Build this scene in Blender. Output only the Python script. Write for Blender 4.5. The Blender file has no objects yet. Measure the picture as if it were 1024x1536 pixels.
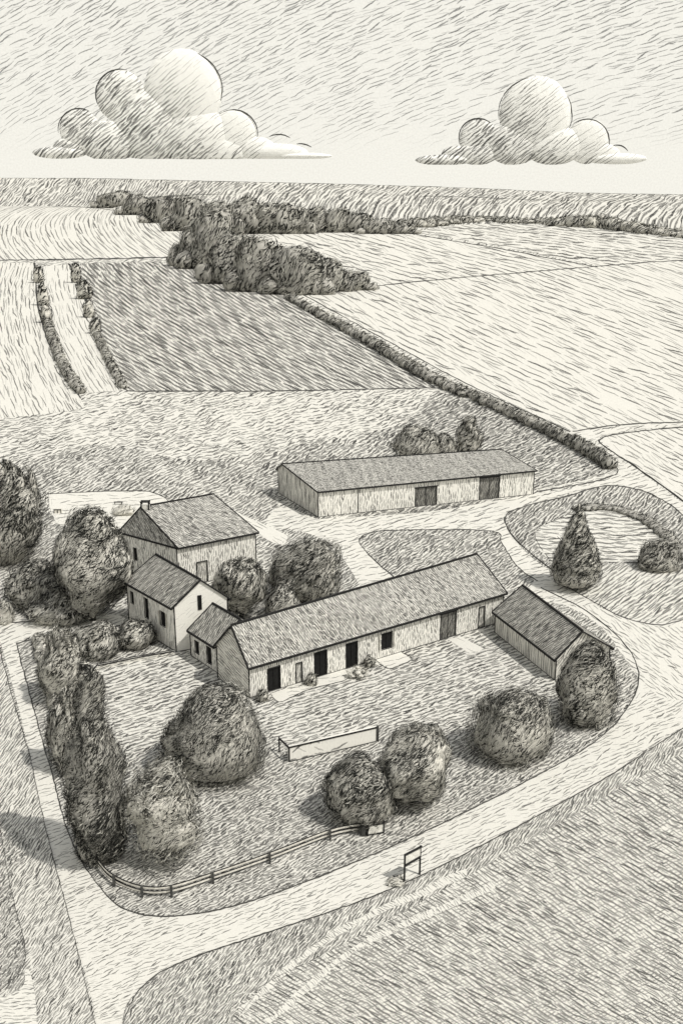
import bpy, math, random
import numpy as np
from mathutils import Vector, noise as mnoise
from mathutils.geometry import tessellate_polygon

random.seed(7)
mnoise.seed_set(3)      # noise_vector is otherwise seeded by the clock
sc = bpy.context.scene
COL = sc.collection

# ------------------------------------------------------------------ camera
H, F, HY = 55.0, 1500.0, 286.0
PITCH = math.atan((768 - HY) / F)
FW = np.array([0, math.cos(PITCH), -math.sin(PITCH)])
UP = np.array([0, math.sin(PITCH), math.cos(PITCH)])
CAM = np.array([0, 0, H])


def ray(x, y):
    return FW + np.array([1.0, 0, 0]) * (x - 512) / F + UP * (768 - y) / F


def at(x, y, z=0.0):
    """survey point -> place in the landscape at height z"""
    d = ray(x, y)
    t = (z - H) / d[2]
    return np.array([d[0] * t, d[1] * t, z])


def pix(P):
    v = np.array(P, float) - CAM
    k = v @ FW
    return 512 + F * v[0] / k, 768 - F * (v @ UP) / k


def ppm(P):
    return F / ((np.array(P, float) - CAM) @ FW)


def hgt(x, yb, yt):
    P = at(x, yb)
    a, b = 0.0, 60.0
    for _ in range(40):
        m = (a + b) / 2
        if pix((P[0], P[1], m))[1] > yt: a = m
        else: b = m
    return a


def over(A, d, x, y):
    """point of the upright plane through A along d seen in direction x, y"""
    n = np.array([d[1], -d[0], 0.0])
    r = ray(x, y)
    t = ((np.array([A[0], A[1], 0]) - CAM) @ n) / (r @ n)
    return CAM + r * t


cam = bpy.data.cameras.new('camera')
co = bpy.data.objects.new('camera', cam)
COL.objects.link(co)
co.location = (0, 0, H)
co.rotation_euler = (math.pi / 2 - PITCH, 0, 0)
cam.sensor_fit = 'VERTICAL'
cam.sensor_height = 36
cam.lens = 36 * F / 1536
cam.clip_start = 1
cam.clip_end = 30000
sc.camera = co
sc.view_settings.view_transform = 'Standard'
sc.view_settings.look = 'None'
sc.view_settings.exposure = 0
sc.render.filter_size = 1.2

# ------------------------------------------------------------------ nodes
PAPER = (0.745, 0.735, 0.685)
INK = (0.030, 0.030, 0.030)


class NT:
    def __init__(s, tree):
        s.t = tree; s.n = tree.nodes; s.l = tree.links

    def node(s, ty, **kw):
        n = s.n.new(ty)
        for k, v in kw.items(): setattr(n, k, v)
        return n

    def put(s, sock, v):
        if isinstance(v, bpy.types.NodeSocket): s.l.new(v, sock)
        else: sock.default_value = v

    def m(s, op, a, b=0.0, c=0.0):
        n = s.node('ShaderNodeMath', operation=op)
        s.put(n.inputs[0], a); s.put(n.inputs[1], b); s.put(n.inputs[2], c)
        return n.outputs[0]

    def vm(s, op, a, b=(0, 0, 0), out=0):
        n = s.node('ShaderNodeVectorMath', operation=op)
        s.put(n.inputs[0], a); s.put(n.inputs[1], b)
        return n.outputs[out]

    def xyz(s, x, y, z=0.0):
        n = s.node('ShaderNodeCombineXYZ')
        s.put(n.inputs[0], x); s.put(n.inputs[1], y); s.put(n.inputs[2], z)
        return n.outputs[0]

    def sep(s, v):
        n = s.node('ShaderNodeSeparateXYZ'); s.put(n.inputs[0], v)
        return n.outputs

    def noise(s, v, scale=1.0, detail=1.0, rough=0.5, dims='3D'):
        n = s.node('ShaderNodeTexNoise', noise_dimensions=dims)
        s.put(n.inputs['Vector'], v)
        n.inputs['Scale'].default_value = scale
        n.inputs['Detail'].default_value = detail
        n.inputs['Roughness'].default_value = rough
        return n.outputs['Fac']

    def step(s, v, a, b, c=0.0, d=1.0):
        n = s.node('ShaderNodeMapRange', interpolation_type='SMOOTHSTEP')
        s.put(n.inputs[0], v); s.put(n.inputs[1], a); s.put(n.inputs[2], b)
        s.put(n.inputs[3], c); s.put(n.inputs[4], d)
        return n.outputs[0]

    def mix(s, f, a, b):
        n = s.node('ShaderNodeMix', data_type='RGBA')
        s.put(n.inputs[0], f)
        for sock, v in ((n.inputs[6], a), (n.inputs[7], b)):
            s.put(sock, v if isinstance(v, bpy.types.NodeSocket) else (*v[:3], 1))
        return n.outputs[2]


def make_hatch_group():
    g = bpy.data.node_groups.new('pencil_strokes', 'ShaderNodeTree')
    I = g.interface
    I.new_socket('Vector', in_out='INPUT', socket_type='NodeSocketVector')
    for nm, dv in (('Spacing', 7.0), ('Length', 20.0), ('Angle', 0.0), ('Density', 0.4),
                   ('Wobble', 8.0), ('Regular', 0.5), ('Vary', 0.5), ('Cross', 0.0)):
        I.new_socket(nm, in_out='INPUT', socket_type='NodeSocketFloat').default_value = dv
    I.new_socket('Mask', in_out='OUTPUT', socket_type='NodeSocketFloat')
    I.new_socket('Grain', in_out='OUTPUT', socket_type='NodeSocketFloat')
    N = NT(g)
    gi = N.node('NodeGroupInput').outputs
    go = N.node('NodeGroupOutput')
    v = gi['Vector']
    w1 = N.m('SUBTRACT', N.noise(v, 0.022, 2), 0.5)
    w2 = N.m('SUBTRACT', N.noise(N.vm('ADD', v, (311, 77, 5)), 0.09, 1), 0.5)
    wob = gi['Wobble']
    off = N.m('ADD', N.m('MULTIPLY', w1, N.m('MULTIPLY', wob, 5.0)), N.m('MULTIPLY', w2, N.m('MULTIPLY', wob, 1.3)))
    tone = N.m('MULTIPLY', N.m('SUBTRACT', N.noise(N.vm('ADD', v, (50, 900, 0)), 0.013, 3, .6), 0.5), gi['Vary'])
    tone = N.m('ADD', tone, N.m('MULTIPLY', N.m('SUBTRACT', N.noise(v, 0.06, 1), .5), N.m('MULTIPLY', gi['Vary'], .7)))
    dens = N.m('ADD', gi['Density'], N.m('MULTIPLY', tone, N.m('ADD', .25, gi['Density'])))
    free = N.m('SUBTRACT', 1.0, gi['Regular'])

    def layer(turn, spm, lenm, seed, pmul, poff, wmul):
        rot = N.node('ShaderNodeVectorRotate', rotation_type='Z_AXIS')
        N.put(rot.inputs['Vector'], v); N.put(rot.inputs['Angle'], N.m('SUBTRACT', -turn, gi['Angle']))
        sx = N.sep(rot.outputs[0])
        y = N.m('ADD', N.m('ADD', sx[1], off), seed * 13.7)
        yl = N.m('DIVIDE', y, N.m('MULTIPLY', gi['Spacing'], spm * .66))
        row = N.m('FLOOR', yl); fy = N.m('SUBTRACT', yl, row)
        wn = N.node('ShaderNodeTexWhiteNoise', noise_dimensions='1D'); N.put(wn.inputs['W'], N.m('ADD', row, seed))
        xl = N.m('ADD', N.m('DIVIDE', sx[0], N.m('MULTIPLY', gi['Length'], lenm * 1.3)), N.m('MULTIPLY', wn.outputs['Value'], 17.3))
        xl = N.m('ADD', xl, N.m('MULTIPLY', N.noise(N.xyz(xl, N.m('MULTIPLY', row, 5.3), seed), .5, 0), .8))
        cell = N.m('FLOOR', xl); fx = N.m('SUBTRACT', xl, cell)
        w3 = N.node('ShaderNodeTexWhiteNoise', noise_dimensions='3D'); N.put(w3.inputs['Vector'], N.xyz(row, cell, seed))
        r = N.sep(w3.outputs['Color'])
        cx = N.m('SUBTRACT', fx, .5)
        cy = N.m('ADD', .5, N.m('MULTIPLY', free, N.m('ADD', N.m('MULTIPLY', N.m('SUBTRACT', r[0], .5), .5), N.m('MULTIPLY', cx, N.m('MULTIPLY', N.m('SUBTRACT', r[1], .5), 1.3)))))
        cy = N.m('ADD', cy, N.m('MULTIPLY', N.m('SUBTRACT', N.noise(N.xyz(xl, row, seed + 3), 2.6, 1), .5), .34))
        # a dash swells in the middle and thins at both ends
        tap = N.m('MULTIPLY', N.m('SUBTRACT', .25, N.m('MULTIPLY', cx, cx)), 4.0)
        tap = N.m('POWER', N.m('MAXIMUM', tap, 0.0), .55)
        hw = N.m('MULTIPLY', N.m('ADD', .08, N.m('MULTIPLY', dens, .28 * wmul)), N.m('MULTIPLY', N.m('MULTIPLY', tap, N.m('POWER', N.m('DIVIDE', 6.0, gi['Spacing']), .7)), N.m('ADD', .65, N.m('MULTIPLY', r[2], .5))))
        dd = N.m('ABSOLUTE', N.m('SUBTRACT', fy, cy))
        ln = N.step(N.m('SUBTRACT', hw, dd), -.06, .06)
        ln = N.m('MULTIPLY', ln, N.step(tap, .12, .5))
        r4 = N.node('ShaderNodeTexWhiteNoise', noise_dimensions='3D'); N.put(r4.inputs['Vector'], N.xyz(cell, row, seed + 9.5))
        pres = N.step(N.m('SUBTRACT', N.m('ADD', N.m('MULTIPLY', dens, pmul), poff), r4.outputs['Value']), -.04, .04)
        dark = N.m('ADD', .62, N.m('MULTIPLY', r[1], .38))
        return N.m('MULTIPLY', N.m('MULTIPLY', ln, pres), dark)
    k = layer(0.0, 1.0, 1.0, 1.0, .9, .55, 1.0)
    k = N.m('MAXIMUM', k, layer(0.13, 1.23, .8, 5.0, 1.5, -.16, .8))
    k = N.m('MAXIMUM', k, N.m('MULTIPLY', layer(-0.2, .62, .6, 9.0, 1.3, -.05, .9), .55))
    k = N.m('MAXIMUM', k, N.m('MULTIPLY', layer(1.0, .8, .5, 21.0, 1.2, .05, 1.0), N.m('MULTIPLY', gi['Cross'], .75)))
    tooth = N.noise(v, 0.7, 2, .7)
    k = N.m('MULTIPLY', k, N.step(tooth, 0.32, 0.52, 0.50, 1.0))
    N.put(go.inputs['Mask'], k)
    N.put(go.inputs['Grain'], N.step(N.noise(v, 0.4, 3, .7), 0.25, 0.75, 0.93, 1.05))
    return g


HG = make_hatch_group()
Q = 0.7
MATS = {}


def hatch_mat(name, vec_fn, spacing=7, length=20, angle=0, density=.4, wobble=2, regular=.5, vary=.5,
              paper=PAPER, ink=INK, rough=0.9, cross=0.0):
    m = bpy.data.materials.new(name)
    m.use_nodes = True
    N = NT(m.node_tree)
    b = m.node_tree.nodes['Principled BSDF']
    b.inputs['Roughness'].default_value = rough
    b.inputs['Specular IOR Level'].default_value = 0.05
    h = N.node('ShaderNodeGroup'); h.node_tree = HG
    N.put(h.inputs['Vector'], vec_fn(N))
    for k, v in (('Spacing', spacing), ('Length', length), ('Angle', math.radians(angle)), ('Density', density),
                 ('Wobble', wobble), ('Regular', regular), ('Vary', vary), ('Cross', cross)):
        h.inputs[k].default_value = v
    base = N.mix(h.outputs['Mask'], paper, ink)
    g = N.vm('MULTIPLY', base, N.xyz(h.outputs['Grain'], h.outputs['Grain'], h.outputs['Grain']))
    N.put(b.inputs['Base Color'], g)
    return m


def ground_vec(ref):
    """coordinates of the land itself: cells widen slowly with the distance from the farm lane"""
    x0, y0 = ref

    def W(x, y):
        P = at(x, y)
        s = P[1] ** -Q
        return np.array([P[0] * s, s * 30])
    a0 = W(x0, y0)
    J = np.column_stack([(W(x0 + 1, y0) - a0), (W(x0, y0 - 1) - a0)])   # per px (right, up)
    M = np.linalg.inv(J)

    def fn(N):
        p = N.sep(N.node('ShaderNodeNewGeometry').outputs['Position'])
        s = N.m('POWER', N.m('MAXIMUM', p[1], 12.0), -Q)
        v = N.xyz(N.m('MULTIPLY', p[0], s), N.m('MULTIPLY', s, 30.0), 0.0)
        v = N.vm('SUBTRACT', v, (a0[0], a0[1], 0))
        u = N.vm('DOT_PRODUCT', v, (M[0, 0], M[0, 1], 0), out=1)
        w = N.vm('DOT_PRODUCT', v, (M[1, 0], M[1, 1], 0), out=1)
        return N.xyz(N.m('ADD', u, x0), N.m('ADD', w, -y0), 0.0)
    return fn


def uv_vec(scale, seed=0.0):
    def fn(N):
        uv = N.node('ShaderNodeUVMap').outputs[0]
        v = N.vm('MULTIPLY', uv, (scale, scale, scale))
        return N.vm('ADD', v, (seed, seed * 1.7, 0))
    return fn


def obj_vec(scale):
    def fn(N):
        p = N.sep(N.node('ShaderNodeTexCoord').outputs['Object'])
        return N.xyz(N.m('MULTIPLY', p[0], scale), N.m('MULTIPLY', N.m('ADD', p[2], N.m('MULTIPLY', p[1], .35)), scale), N.m('MULTIPLY', p[1], scale * .25))
    return fn


def flat_mat(name, col, rough=.9):
    m = bpy.data.materials.new(name)
    m.use_nodes = True
    N = NT(m.node_tree)
    b = m.node_tree.nodes['Principled BSDF']
    b.inputs['Roughness'].default_value = rough
    b.inputs['Specular IOR Level'].default_value = 0.05
    p = N.node('ShaderNodeTexCoord').outputs['Object']
    n = N.step(N.noise(p, 3.0, 4, .7), .3, .7, .75, 1.2)
    N.put(b.inputs['Base Color'], N.vm('MULTIPLY', N.xyz(*col), N.xyz(n, n, n)))
    return m


M_INK = flat_mat('graphite_dark', INK)
M_INK2 = flat_mat('graphite_mid', (.075, .075, .072))
M_LEAF = flat_mat('leaf_dark', (.026, .027, .025))
M_LEAF2 = flat_mat('leaf_mid', (.40, .395, .36))
M_LEAF3 = flat_mat('leaf_pale', (.60, .59, .54))
M_CORE = flat_mat('leaf_mass', (.66, .645, .59))
M_CORE2 = flat_mat('leaf_mass_dark', (.46, .45, .415))
M_BARK = flat_mat('bark', (.05, .05, .047))
M_PLANK = flat_mat('pale_plank', (.72, .70, .64))
M_PAPER = flat_mat('pale_render', PAPER)
M_GLASS = flat_mat('dark_opening', (.018, .018, .018), .5)


# ------------------------------------------------------------------ mesh helpers
def props(o, label=None, cat=None, group=None, kind=None):
    if label: o['label'] = label
    if cat: o['category'] = cat
    if group: o['group'] = group
    if kind: o['kind'] = kind
    return o


def empty(name, loc, label, cat, group=None):
    o = bpy.data.objects.new(name, None)
    COL.objects.link(o)
    o.location = loc
    o.empty_display_size = 1
    return props(o, label, cat, group)


class MB:
    def __init__(s): s.v = []; s.f = []; s.uv = []; s.mi = []

    def face(s, pts, uvs=None, mi=0):
        i = len(s.v)
        s.v += [tuple(map(float, p)) for p in pts]
        s.f.append(tuple(range(i, i + len(pts))))
        s.uv += [tuple(u) for u in (uvs or [(p[0], p[1]) for p in pts])]
        s.mi.append(mi)

    def beam(s, p, q, r, h=None, mi=0):
        p = np.array(p, float); q = np.array(q, float)
        d = q - p; L = np.linalg.norm(d)
        if L < 1e-6: return
        d /= L
        u = np.array([0, 0, 1.0]) if abs(d[2]) < .95 else np.array([1.0, 0, 0])
        a = np.cross(d, u); a /= np.linalg.norm(a); b = np.cross(a, d)
        h = r if h is None else h
        c = [(-1, -1), (1, -1), (1, 1), (-1, 1)]
        A = [p + a * r * x + b * h * y for x, y in c]
        B = [q + a * r * x + b * h * y for x, y in c]
        for i in range(4):
            j = (i + 1) % 4
            s.face([A[i], B[i], B[j], A[j]], [(0, i * r * 2), (L, i * r * 2), (L, i * r * 2 + r * 2), (0, i * r * 2 + r * 2)], mi)
        s.face(A, [(0, 0), (r, 0), (r, r), (0, r)], mi)
        s.face(B[::-1], [(0, 0), (r, 0), (r, r), (0, r)], mi)

    def tube(s, pts, rad, k=6, mi=0):
        pts = [np.array(p, float) for p in pts]
        if not hasattr(rad, '__len__'): rad = [rad] * len(pts)
        rings = []
        for i, p in enumerate(pts):
            d = pts[min(i + 1, len(pts) - 1)] - pts[max(i - 1, 0)]
            d /= (np.linalg.norm(d) + 1e-9)
            u = np.array([0, 0, 1.0]) if abs(d[2]) < .9 else np.array([1.0, 0, 0])
            a = np.cross(d, u); a /= np.linalg.norm(a); b = np.cross(a, d)
            rings.append([p + (a * math.cos(t) + b * math.sin(t)) * rad[i] for t in [2 * math.pi * j / k for j in range(k)]])
        for i in range(len(pts) - 1):
            for j in range(k):
                n = (j + 1) % k
                s.face([rings[i][j], rings[i][n], rings[i + 1][n], rings[i + 1][j]], None, mi)
        s.face(rings[0], None, mi); s.face(rings[-1][::-1], None, mi)

    def build(s, name, mats, parent=None, origin=None):
        me = bpy.data.meshes.new(name)
        v = s.v
        o0 = np.array(origin if origin is not None else (0, 0, 0), float)
        if parent is not None and origin is None: o0 = np.array(parent.location)
        me.from_pydata([tuple(np.array(p) - o0) for p in v], [], s.f)
        ul = me.uv_layers.new(name='UVMap')
        ul.data.foreach_set('uv', np.array(s.uv, float).ravel())
        for m in (mats if isinstance(mats, (list, tuple)) else [mats]): me.materials.append(m)
        me.polygons.foreach_set('material_index', s.mi)
        me.update()
        o = bpy.data.objects.new(name, me)
        COL.objects.link(o)
        if parent is not None: o.parent = parent
        elif origin is not None: o.location = tuple(o0)
        return o


def smooth(pts, n=8, closed=False):
    """Catmull-Rom; a point given with a third value True is a corner"""
    P = [np.array(p[:2], float) for p in pts]
    C = [len(p) > 2 and bool(p[2]) for p in pts]
    out = []
    L = len(P)
    rng = range(L if closed else L - 1)
    for i in rng:
        p1, p2 = P[i], P[(i + 1) % L]
        p0 = P[i - 1] if (closed or i > 0) else p1
        p3 = P[(i + 2) % L] if (closed or i + 2 < L) else p2
        if C[i]: p0 = p1
        if C[(i + 1) % L]: p3 = p2
        for k in range(n):
            t = k / n
            out.append(0.5 * ((2 * p1) + (-p0 + p2) * t + (2 * p0 - 5 * p1 + 4 * p2 - p3) * t * t + (-p0 + 3 * p1 - 3 * p2 + p3) * t ** 3))
    if not closed: out.append(P[-1])
    return out


LAYER = [0.0]


def zone(name, outline, mat, n=8, jitter=0.6, z=None):
    """a sheet of ground bounded by surveyed points"""
    LAYER[0] += 0.003
    z = LAYER[0] if z is None else z
    pts = smooth(outline, n, True)
    pts = [(p[0] + random.uniform(-jitter, jitter), p[1] + random.uniform(-jitter, jitter) * .6) for p in pts]
    W = [at(x, y, 0) for x, y in pts]
    tr = tessellate_polygon([[Vector((w[0], w[1], 0)) for w in W]])
    me = bpy.data.meshes.new(name)
    vs = [(w[0], w[1], z) for w in W]
    fs = []
    for t in tr:
        a, b, c = (Vector(vs[i]) for i in t)
        fs.append(t if (b - a).cross(c - a).z > 0 else tuple(reversed(t)))
    me.from_pydata(vs, [], fs)
    me.materials.append(mat)
    me.update()
    o = bpy.data.objects.new(name, me)
    COL.objects.link(o)
    return props(o, kind='structure')


def gm(name, ref, **k):
    return hatch_mat(name, ground_vec(ref), **k)


EDGE = MB()


def edge(path, w=1.6, n=8, gaps=0.0, mb=None, jit=.7, hh=.5):
    """a narrow raised grassy lip or furrow along a boundary"""
    mb = mb or EDGE
    pts = smooth(path, n)
    P = []
    fine = []
    for a, b in zip(pts[:-1], pts[1:]):
        L = max(1, int(np.hypot(*(b - a)) / 6))
        for k in range(L): fine.append(a + (b - a) * k / L)
    fine.append(pts[-1])
    for p in fine:
        q = at(p[0] + random.uniform(-jit, jit), p[1] + random.uniform(-jit, jit) * .7)
        P.append(q)
    prev = None
    for i in range(len(P)):
        d = P[min(i + 1, len(P) - 1)] - P[max(i - 1, 0)]
        d = d / (np.linalg.norm(d) + 1e-9)
        s = np.array([-d[1], d[0], 0])
        r = w / ppm(P[i]) * (.26 + .36 * random.random())
        cur = (P[i] - s * r, P[i] + np.array([0, 0, r * 1.2 * hh + LAYER[0] + .02]), P[i] + s * r)
        if prev is not None and random.random() >= gaps:
            for k in range(2):
                mb.face([prev[k], cur[k], cur[k + 1], prev[k + 1]])
        prev = cur


# ------------------------------------------------------------------ ground
def sheet(name, pts, mat):
    mb = MB(); mb.face(pts); o = mb.build(name, mat)
    return props(o, kind='structure')


sheet('ground', [(-7000, -300, 0), (7000, -300, 0), (7000, 9500, 0), (-7000, 9500, 0)],
      gm('meadow_grass', (350, 680), spacing=6.6, length=11, angle=14, density=.45, wobble=3.2, regular=.15, vary=1.1))

FIELD = dict(spacing=10, length=26, regular=.55, wobble=1.2, vary=.35)
zone('field_north_west', [(-500, 300), (-200, 305), (0, 308), (110, 310), (185, 318), (240, 332), (287, 352, 1), (272, 386, 1), (0, 390, 1), (-600, 396, 1)],
     gm('stubble_curved', (120, 350), **{**FIELD, 'angle': -62, 'density': .36, 'spacing': 10, 'length': 16}))
zone('field_west', [(-600, 398, 1), (52, 394, 1), (60, 470), (85, 540), (122, 598), (90, 618), (-200, 640), (-600, 640, 1)],
     gm('stubble_west', (40, 500), **{**FIELD, 'angle': -76, 'density': .34, 'spacing': 10, 'length': 17, 'regular': .4, 'wobble': 2.5}))
zone('field_strip', [(62, 400, 1), (104, 396, 1), (125, 440), (150, 500), (188, 585, 1), (126, 590, 1), (80, 510), (70, 450)],
     gm('stubble_strip', (110, 480), **{**FIELD, 'angle': -68, 'density': .28, 'spacing': 10, 'length': 15}))
zone('field_ploughed', [(107, 395, 1), (286, 392, 1), (350, 412), (432, 442, 1), (540, 510), (652, 582, 1), (400, 587), (190, 587, 1), (150, 495), (125, 430)],
     gm('dark_plough', (350, 500), spacing=6.4, length=34, angle=-33, density=.78, wobble=.7, regular=.93, vary=.25))
zone('field_east', [(440, 438, 1), (560, 424), (760, 408), (900, 398), (1030, 392), (1500, 380, 1), (1600, 640, 1), (1024, 634), (930, 638), (858, 648, 1), (700, 578), (560, 500)],
     gm('stubble_east', (760, 520), **{**FIELD, 'angle': -25, 'density': .34, 'spacing': 11, 'length': 32, 'wobble': .8, 'regular': .75}))
zone('field_north', [(395, 350, 1), (470, 345), (560, 346), (605, 350, 1), (740, 372), (895, 401, 1), (700, 415), (548, 431, 1)],
     gm('stubble_north', (640, 390), **{**FIELD, 'angle': -16, 'density': .33, 'spacing': 8, 'length': 28, 'regular': .6}))
zone('field_north_east', [(620, 347, 1), (720, 336), (860, 340), (1024, 357), (1400, 375, 1), (1400, 384, 1), (1024, 391), (898, 399, 1), (750, 370)],
     gm('stubble_far', (850, 370), **{**FIELD, 'angle': -8, 'density': .42, 'spacing': 6.5, 'length': 22, 'regular': .4}))
zone('field_track_side', [(920, 652), (1024, 640), (1400, 640, 1), (1500, 900, 1), (1100, 800), (1024, 752), (960, 705), (903, 668), (902, 658)],
     gm('stubble_side', (980, 680), **{**FIELD, 'angle': -28, 'density': .32, 'spacing': 10, 'length': 24, 'regular': .5}))

# farm ground
GR = dict(spacing=5.6, length=10.5, wobble=2.4, regular=.25, vary=.6)
zone('pasture', [(650, 588, 1), (700, 600), (850, 665), (925, 706, 1), (800, 735), (470, 790), (330, 700), (440, 730), (600, 640)],
     gm('rough_pasture', (720, 640), **{**GR, 'angle': 22, 'density': .85, 'vary': .9, 'spacing': 5.5}))
zone('rough_meadow', [(-600, 690, 1), (0, 690), (150, 668), (300, 690), (430, 670), (600, 640), (660, 650), (600, 700), (480, 800), (300, 790), (60, 800), (-600, 800, 1)],
     gm('rough_meadow_grass', (300, 710), **{**GR, 'angle': 26, 'density': .72, 'vary': 1.2, 'spacing': 6}), jitter=3)
zone('farm_grass', [(-600, 790, 1), (60, 800), (200, 780), (420, 740), (500, 790), (760, 770), (1024, 800), (1500, 860, 1), (1500, 1500, 1), (-600, 1500, 1)],
     gm('yard_grass', (420, 900), **{**GR, 'angle': 28, 'density': .70}))
ROAD = dict(spacing=8, length=14, wobble=2, regular=.3, vary=.6, density=.24)
zone('road', [(25, 966, 1), (50, 1060), (78, 1160), (105, 1255), (140, 1318), (190, 1366), (275, 1374), (400, 1345), (600, 1265), (790, 1172), (895, 1110), (945, 1055), (957, 1010),
              (935, 965), (880, 918), (810, 882), (800, 868), (1024, 905), (1300, 880, 1), (1350, 960, 1), (1024, 1092), (900, 1172), (700, 1280), (560, 1345), (400, 1400), (270, 1445), (210, 1485), (182, 1545),
              (170, 1800, 1), (220, 1800, 1), (145, 1540), (110, 1400), (70, 1246), (45, 1130), (20, 1030), (-10, 930), (-60, 800, 1), (-40, 790, 1), (0, 918, 1), (60, 930), (150, 921), (185, 926), (180, 938), (70, 948)],
     gm('pale_gravel', (560, 1300), angle=22, **ROAD))
zone('road_bend', [(780, 870), (880, 905), (1000, 940), (1200, 930, 1), (1200, 1000, 1), (1024, 1050), (960, 1020), (900, 940), (820, 895)],
     gm('pale_gravel_bend', (960, 960), angle=-35, **ROAD))
zone('farm_track', [(420, 760), (475, 779, 1), (640, 768), (802, 741, 1), (880, 728), (925, 708), (895, 685), (853, 650), (900, 640), (1024, 632), (1400, 625, 1), (1400, 641, 1), (1024, 641), (922, 650), (900, 660),
                    (960, 708), (1024, 755), (1150, 830, 1), (1120, 850, 1), (1020, 790), (960, 745), (900, 730), (800, 755), (762, 772), (760, 790), (790, 830), (830, 858), (900, 905), (800, 900), (762, 860), (735, 800), (640, 795),
                    (565, 796), (540, 816), (605, 868), (640, 905), (560, 900), (500, 820), (440, 795), (400, 790)],
     gm('track_gravel', (700, 760), angle=14, **ROAD))
zone('yard_paving', [(72, 742, 1), (150, 738), (225, 738, 1), (262, 758), (250, 800), (190, 800), (100, 790), (80, 775)],
     gm('yard_slab', (160, 765), angle=5, **{**ROAD, 'density': .10}))
zone('path', [(345, 765), (370, 775), (432, 803, 1), (428, 818, 1), (405, 812), (360, 785)],
     gm('path_slab', (390, 790), angle=-30, **{**ROAD, 'density': .06}))
zone('island_lawn', [(540, 816), (556, 800), (600, 796), (735, 797), (752, 815), (775, 850), (800, 872), (760, 895), (700, 880), (610, 872), (585, 862)],
     gm('island_grass', (660, 830), **{**GR, 'angle': 30, 'density': .72}))
zone('pond_bank', [(757, 778), (780, 762), (850, 745), (905, 730), (960, 736), (1010, 762), (1060, 810), (1060, 860), (960, 890), (880, 868), (815, 850), (775, 812)],
     gm('bank_grass', (850, 760), **{**GR, 'angle': 40, 'density': .82, 'spacing': 6}))
zone('pond_water', [(802, 800), (850, 773), (900, 764), (960, 780), (1005, 812), (1015, 832), (960, 842), (880, 842), (822, 838)],
     gm('water_ripples', (900, 805), spacing=9, length=24, angle=-2, density=.55, wobble=1.2, regular=.8, vary=.3))
zone('east_lawn', [(830, 850), (905, 848), (1024, 842), (1400, 800, 1), (1400, 920, 1), (1024, 930), (985, 938), (930, 925), (870, 892)],
     gm('lawn_east_grass', (950, 885), **{**GR, 'angle': 33, 'density': .58, 'spacing': 7.5, 'length': 18, 'regular': .5, 'wobble': 1.8}))
zone('walled_lawn', [(140, 1008, 1), (150, 998), (262, 976, 1), (300, 990), (375, 1050), (330, 1100), (250, 1110), (188, 1130), (165, 1060)],
     gm('lawn_grass', (230, 1050), **{**GR, 'angle': 16, 'density': .60, 'spacing': 7.5, 'length': 16, 'regular': .55, 'wobble': 1.5}))
zone('courtyard_grass', [(380, 1050), (500, 1010), (740, 940, 1), (830, 1020), (820, 1080), (650, 1090), (566, 1090), (440, 1115), (395, 1090)],
     gm('courtyard_turf', (600, 1040), **{**GR, 'angle': 17, 'density': .66, 'spacing': 7, 'length': 14, 'regular': .4, 'wobble': 1.8}))
zone('patio', [(406, 1042), (420, 1036), (455, 1030), (472, 1012), (508, 1003), (524, 1012), (515, 1022), (460, 1036), (424, 1053), (412, 1050)],
     gm('patio_slab', (460, 1030), angle=10, **{**ROAD, 'density': .03}))
zone('patio_small', [(562, 990, 1), (600, 978, 1), (617, 990, 1), (584, 1004, 1)], gm('patio_slab_b', (590, 990), angle=10, **{**ROAD, 'density': .03}))
zone('patio_far', [(672, 960, 1), (690, 955, 1), (726, 974, 1), (704, 981, 1)], gm('patio_slab_c', (700, 968), angle=-20, **{**ROAD, 'density': .05}))
zone('west_verge', [(-500, 940, 1), (0, 975, 1), (20, 1050), (45, 1135), (70, 1248), (110, 1400), (145, 1545), (150, 1800, 1), (60, 1800, 1), (55, 1500, 1), (-500, 1500, 1)],
     gm('verge_west_grass', (60, 1330), **{**GR, 'angle': 52, 'density': .55, 'length': 16}))
zone('west_field', [(-600, 1200, 1), (0, 1240), (16, 1330), (38, 1420), (32, 1455), (0, 1488), (-600, 1600, 1)],
     gm('west_crop', (10, 1380), **{**GR, 'angle': 48, 'density': .85}))
zone('west_gateway', [(-300, 1530, 1), (0, 1498), (40, 1455), (52, 1490), (56, 1536, 1), (40, 1600, 1), (-300, 1700, 1)],
     gm('gateway_gravel', (20, 1510), angle=5, **ROAD))
zone('south_verge', [(182, 1800, 1), (185, 1540), (212, 1488), (272, 1447), (400, 1402), (560, 1347), (700, 1282), (900, 1174), (1024, 1094), (1500, 800, 1), (1500, 1800, 1)],
     gm('verge_grass', (600, 1380), **{**GR, 'angle': 50, 'density': .68, 'length': 13}))
zone('south_field', [(330, 1800, 1), (345, 1545), (400, 1478), (480, 1436), (640, 1350), (830, 1240), (1024, 1130), (1500, 860, 1), (1500, 1800, 1)],
     gm('ploughed_south', (720, 1420), spacing=9, length=30, angle=-34, density=.68, wobble=1.2, regular=.72, vary=.5, cross=1.0), z=LAYER[0] + .006)

# wheel tracks across the south field: bare pale soil
for k, (a, b) in enumerate([((360, 1520), (700, 1310)), ((400, 1536), (740, 1330))]):
    pa = smooth([a, ((a[0] + b[0]) / 2 - 30, (a[1] + b[1]) / 2 - 12), b], 10)
    left = [(p[0], p[1] - 5) for p in pa]; right = [(p[0], p[1] + 6) for p in pa][::-1]
    zone('wheel_track', left + right, gm('worn_soil_%d' % k, (550, 1420), spacing=6, length=10, angle=-40, density=.25, wobble=3, regular=.1, vary=1.0), n=1, jitter=3.5, z=LAYER[0] + .012 + .003 * k)

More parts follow.
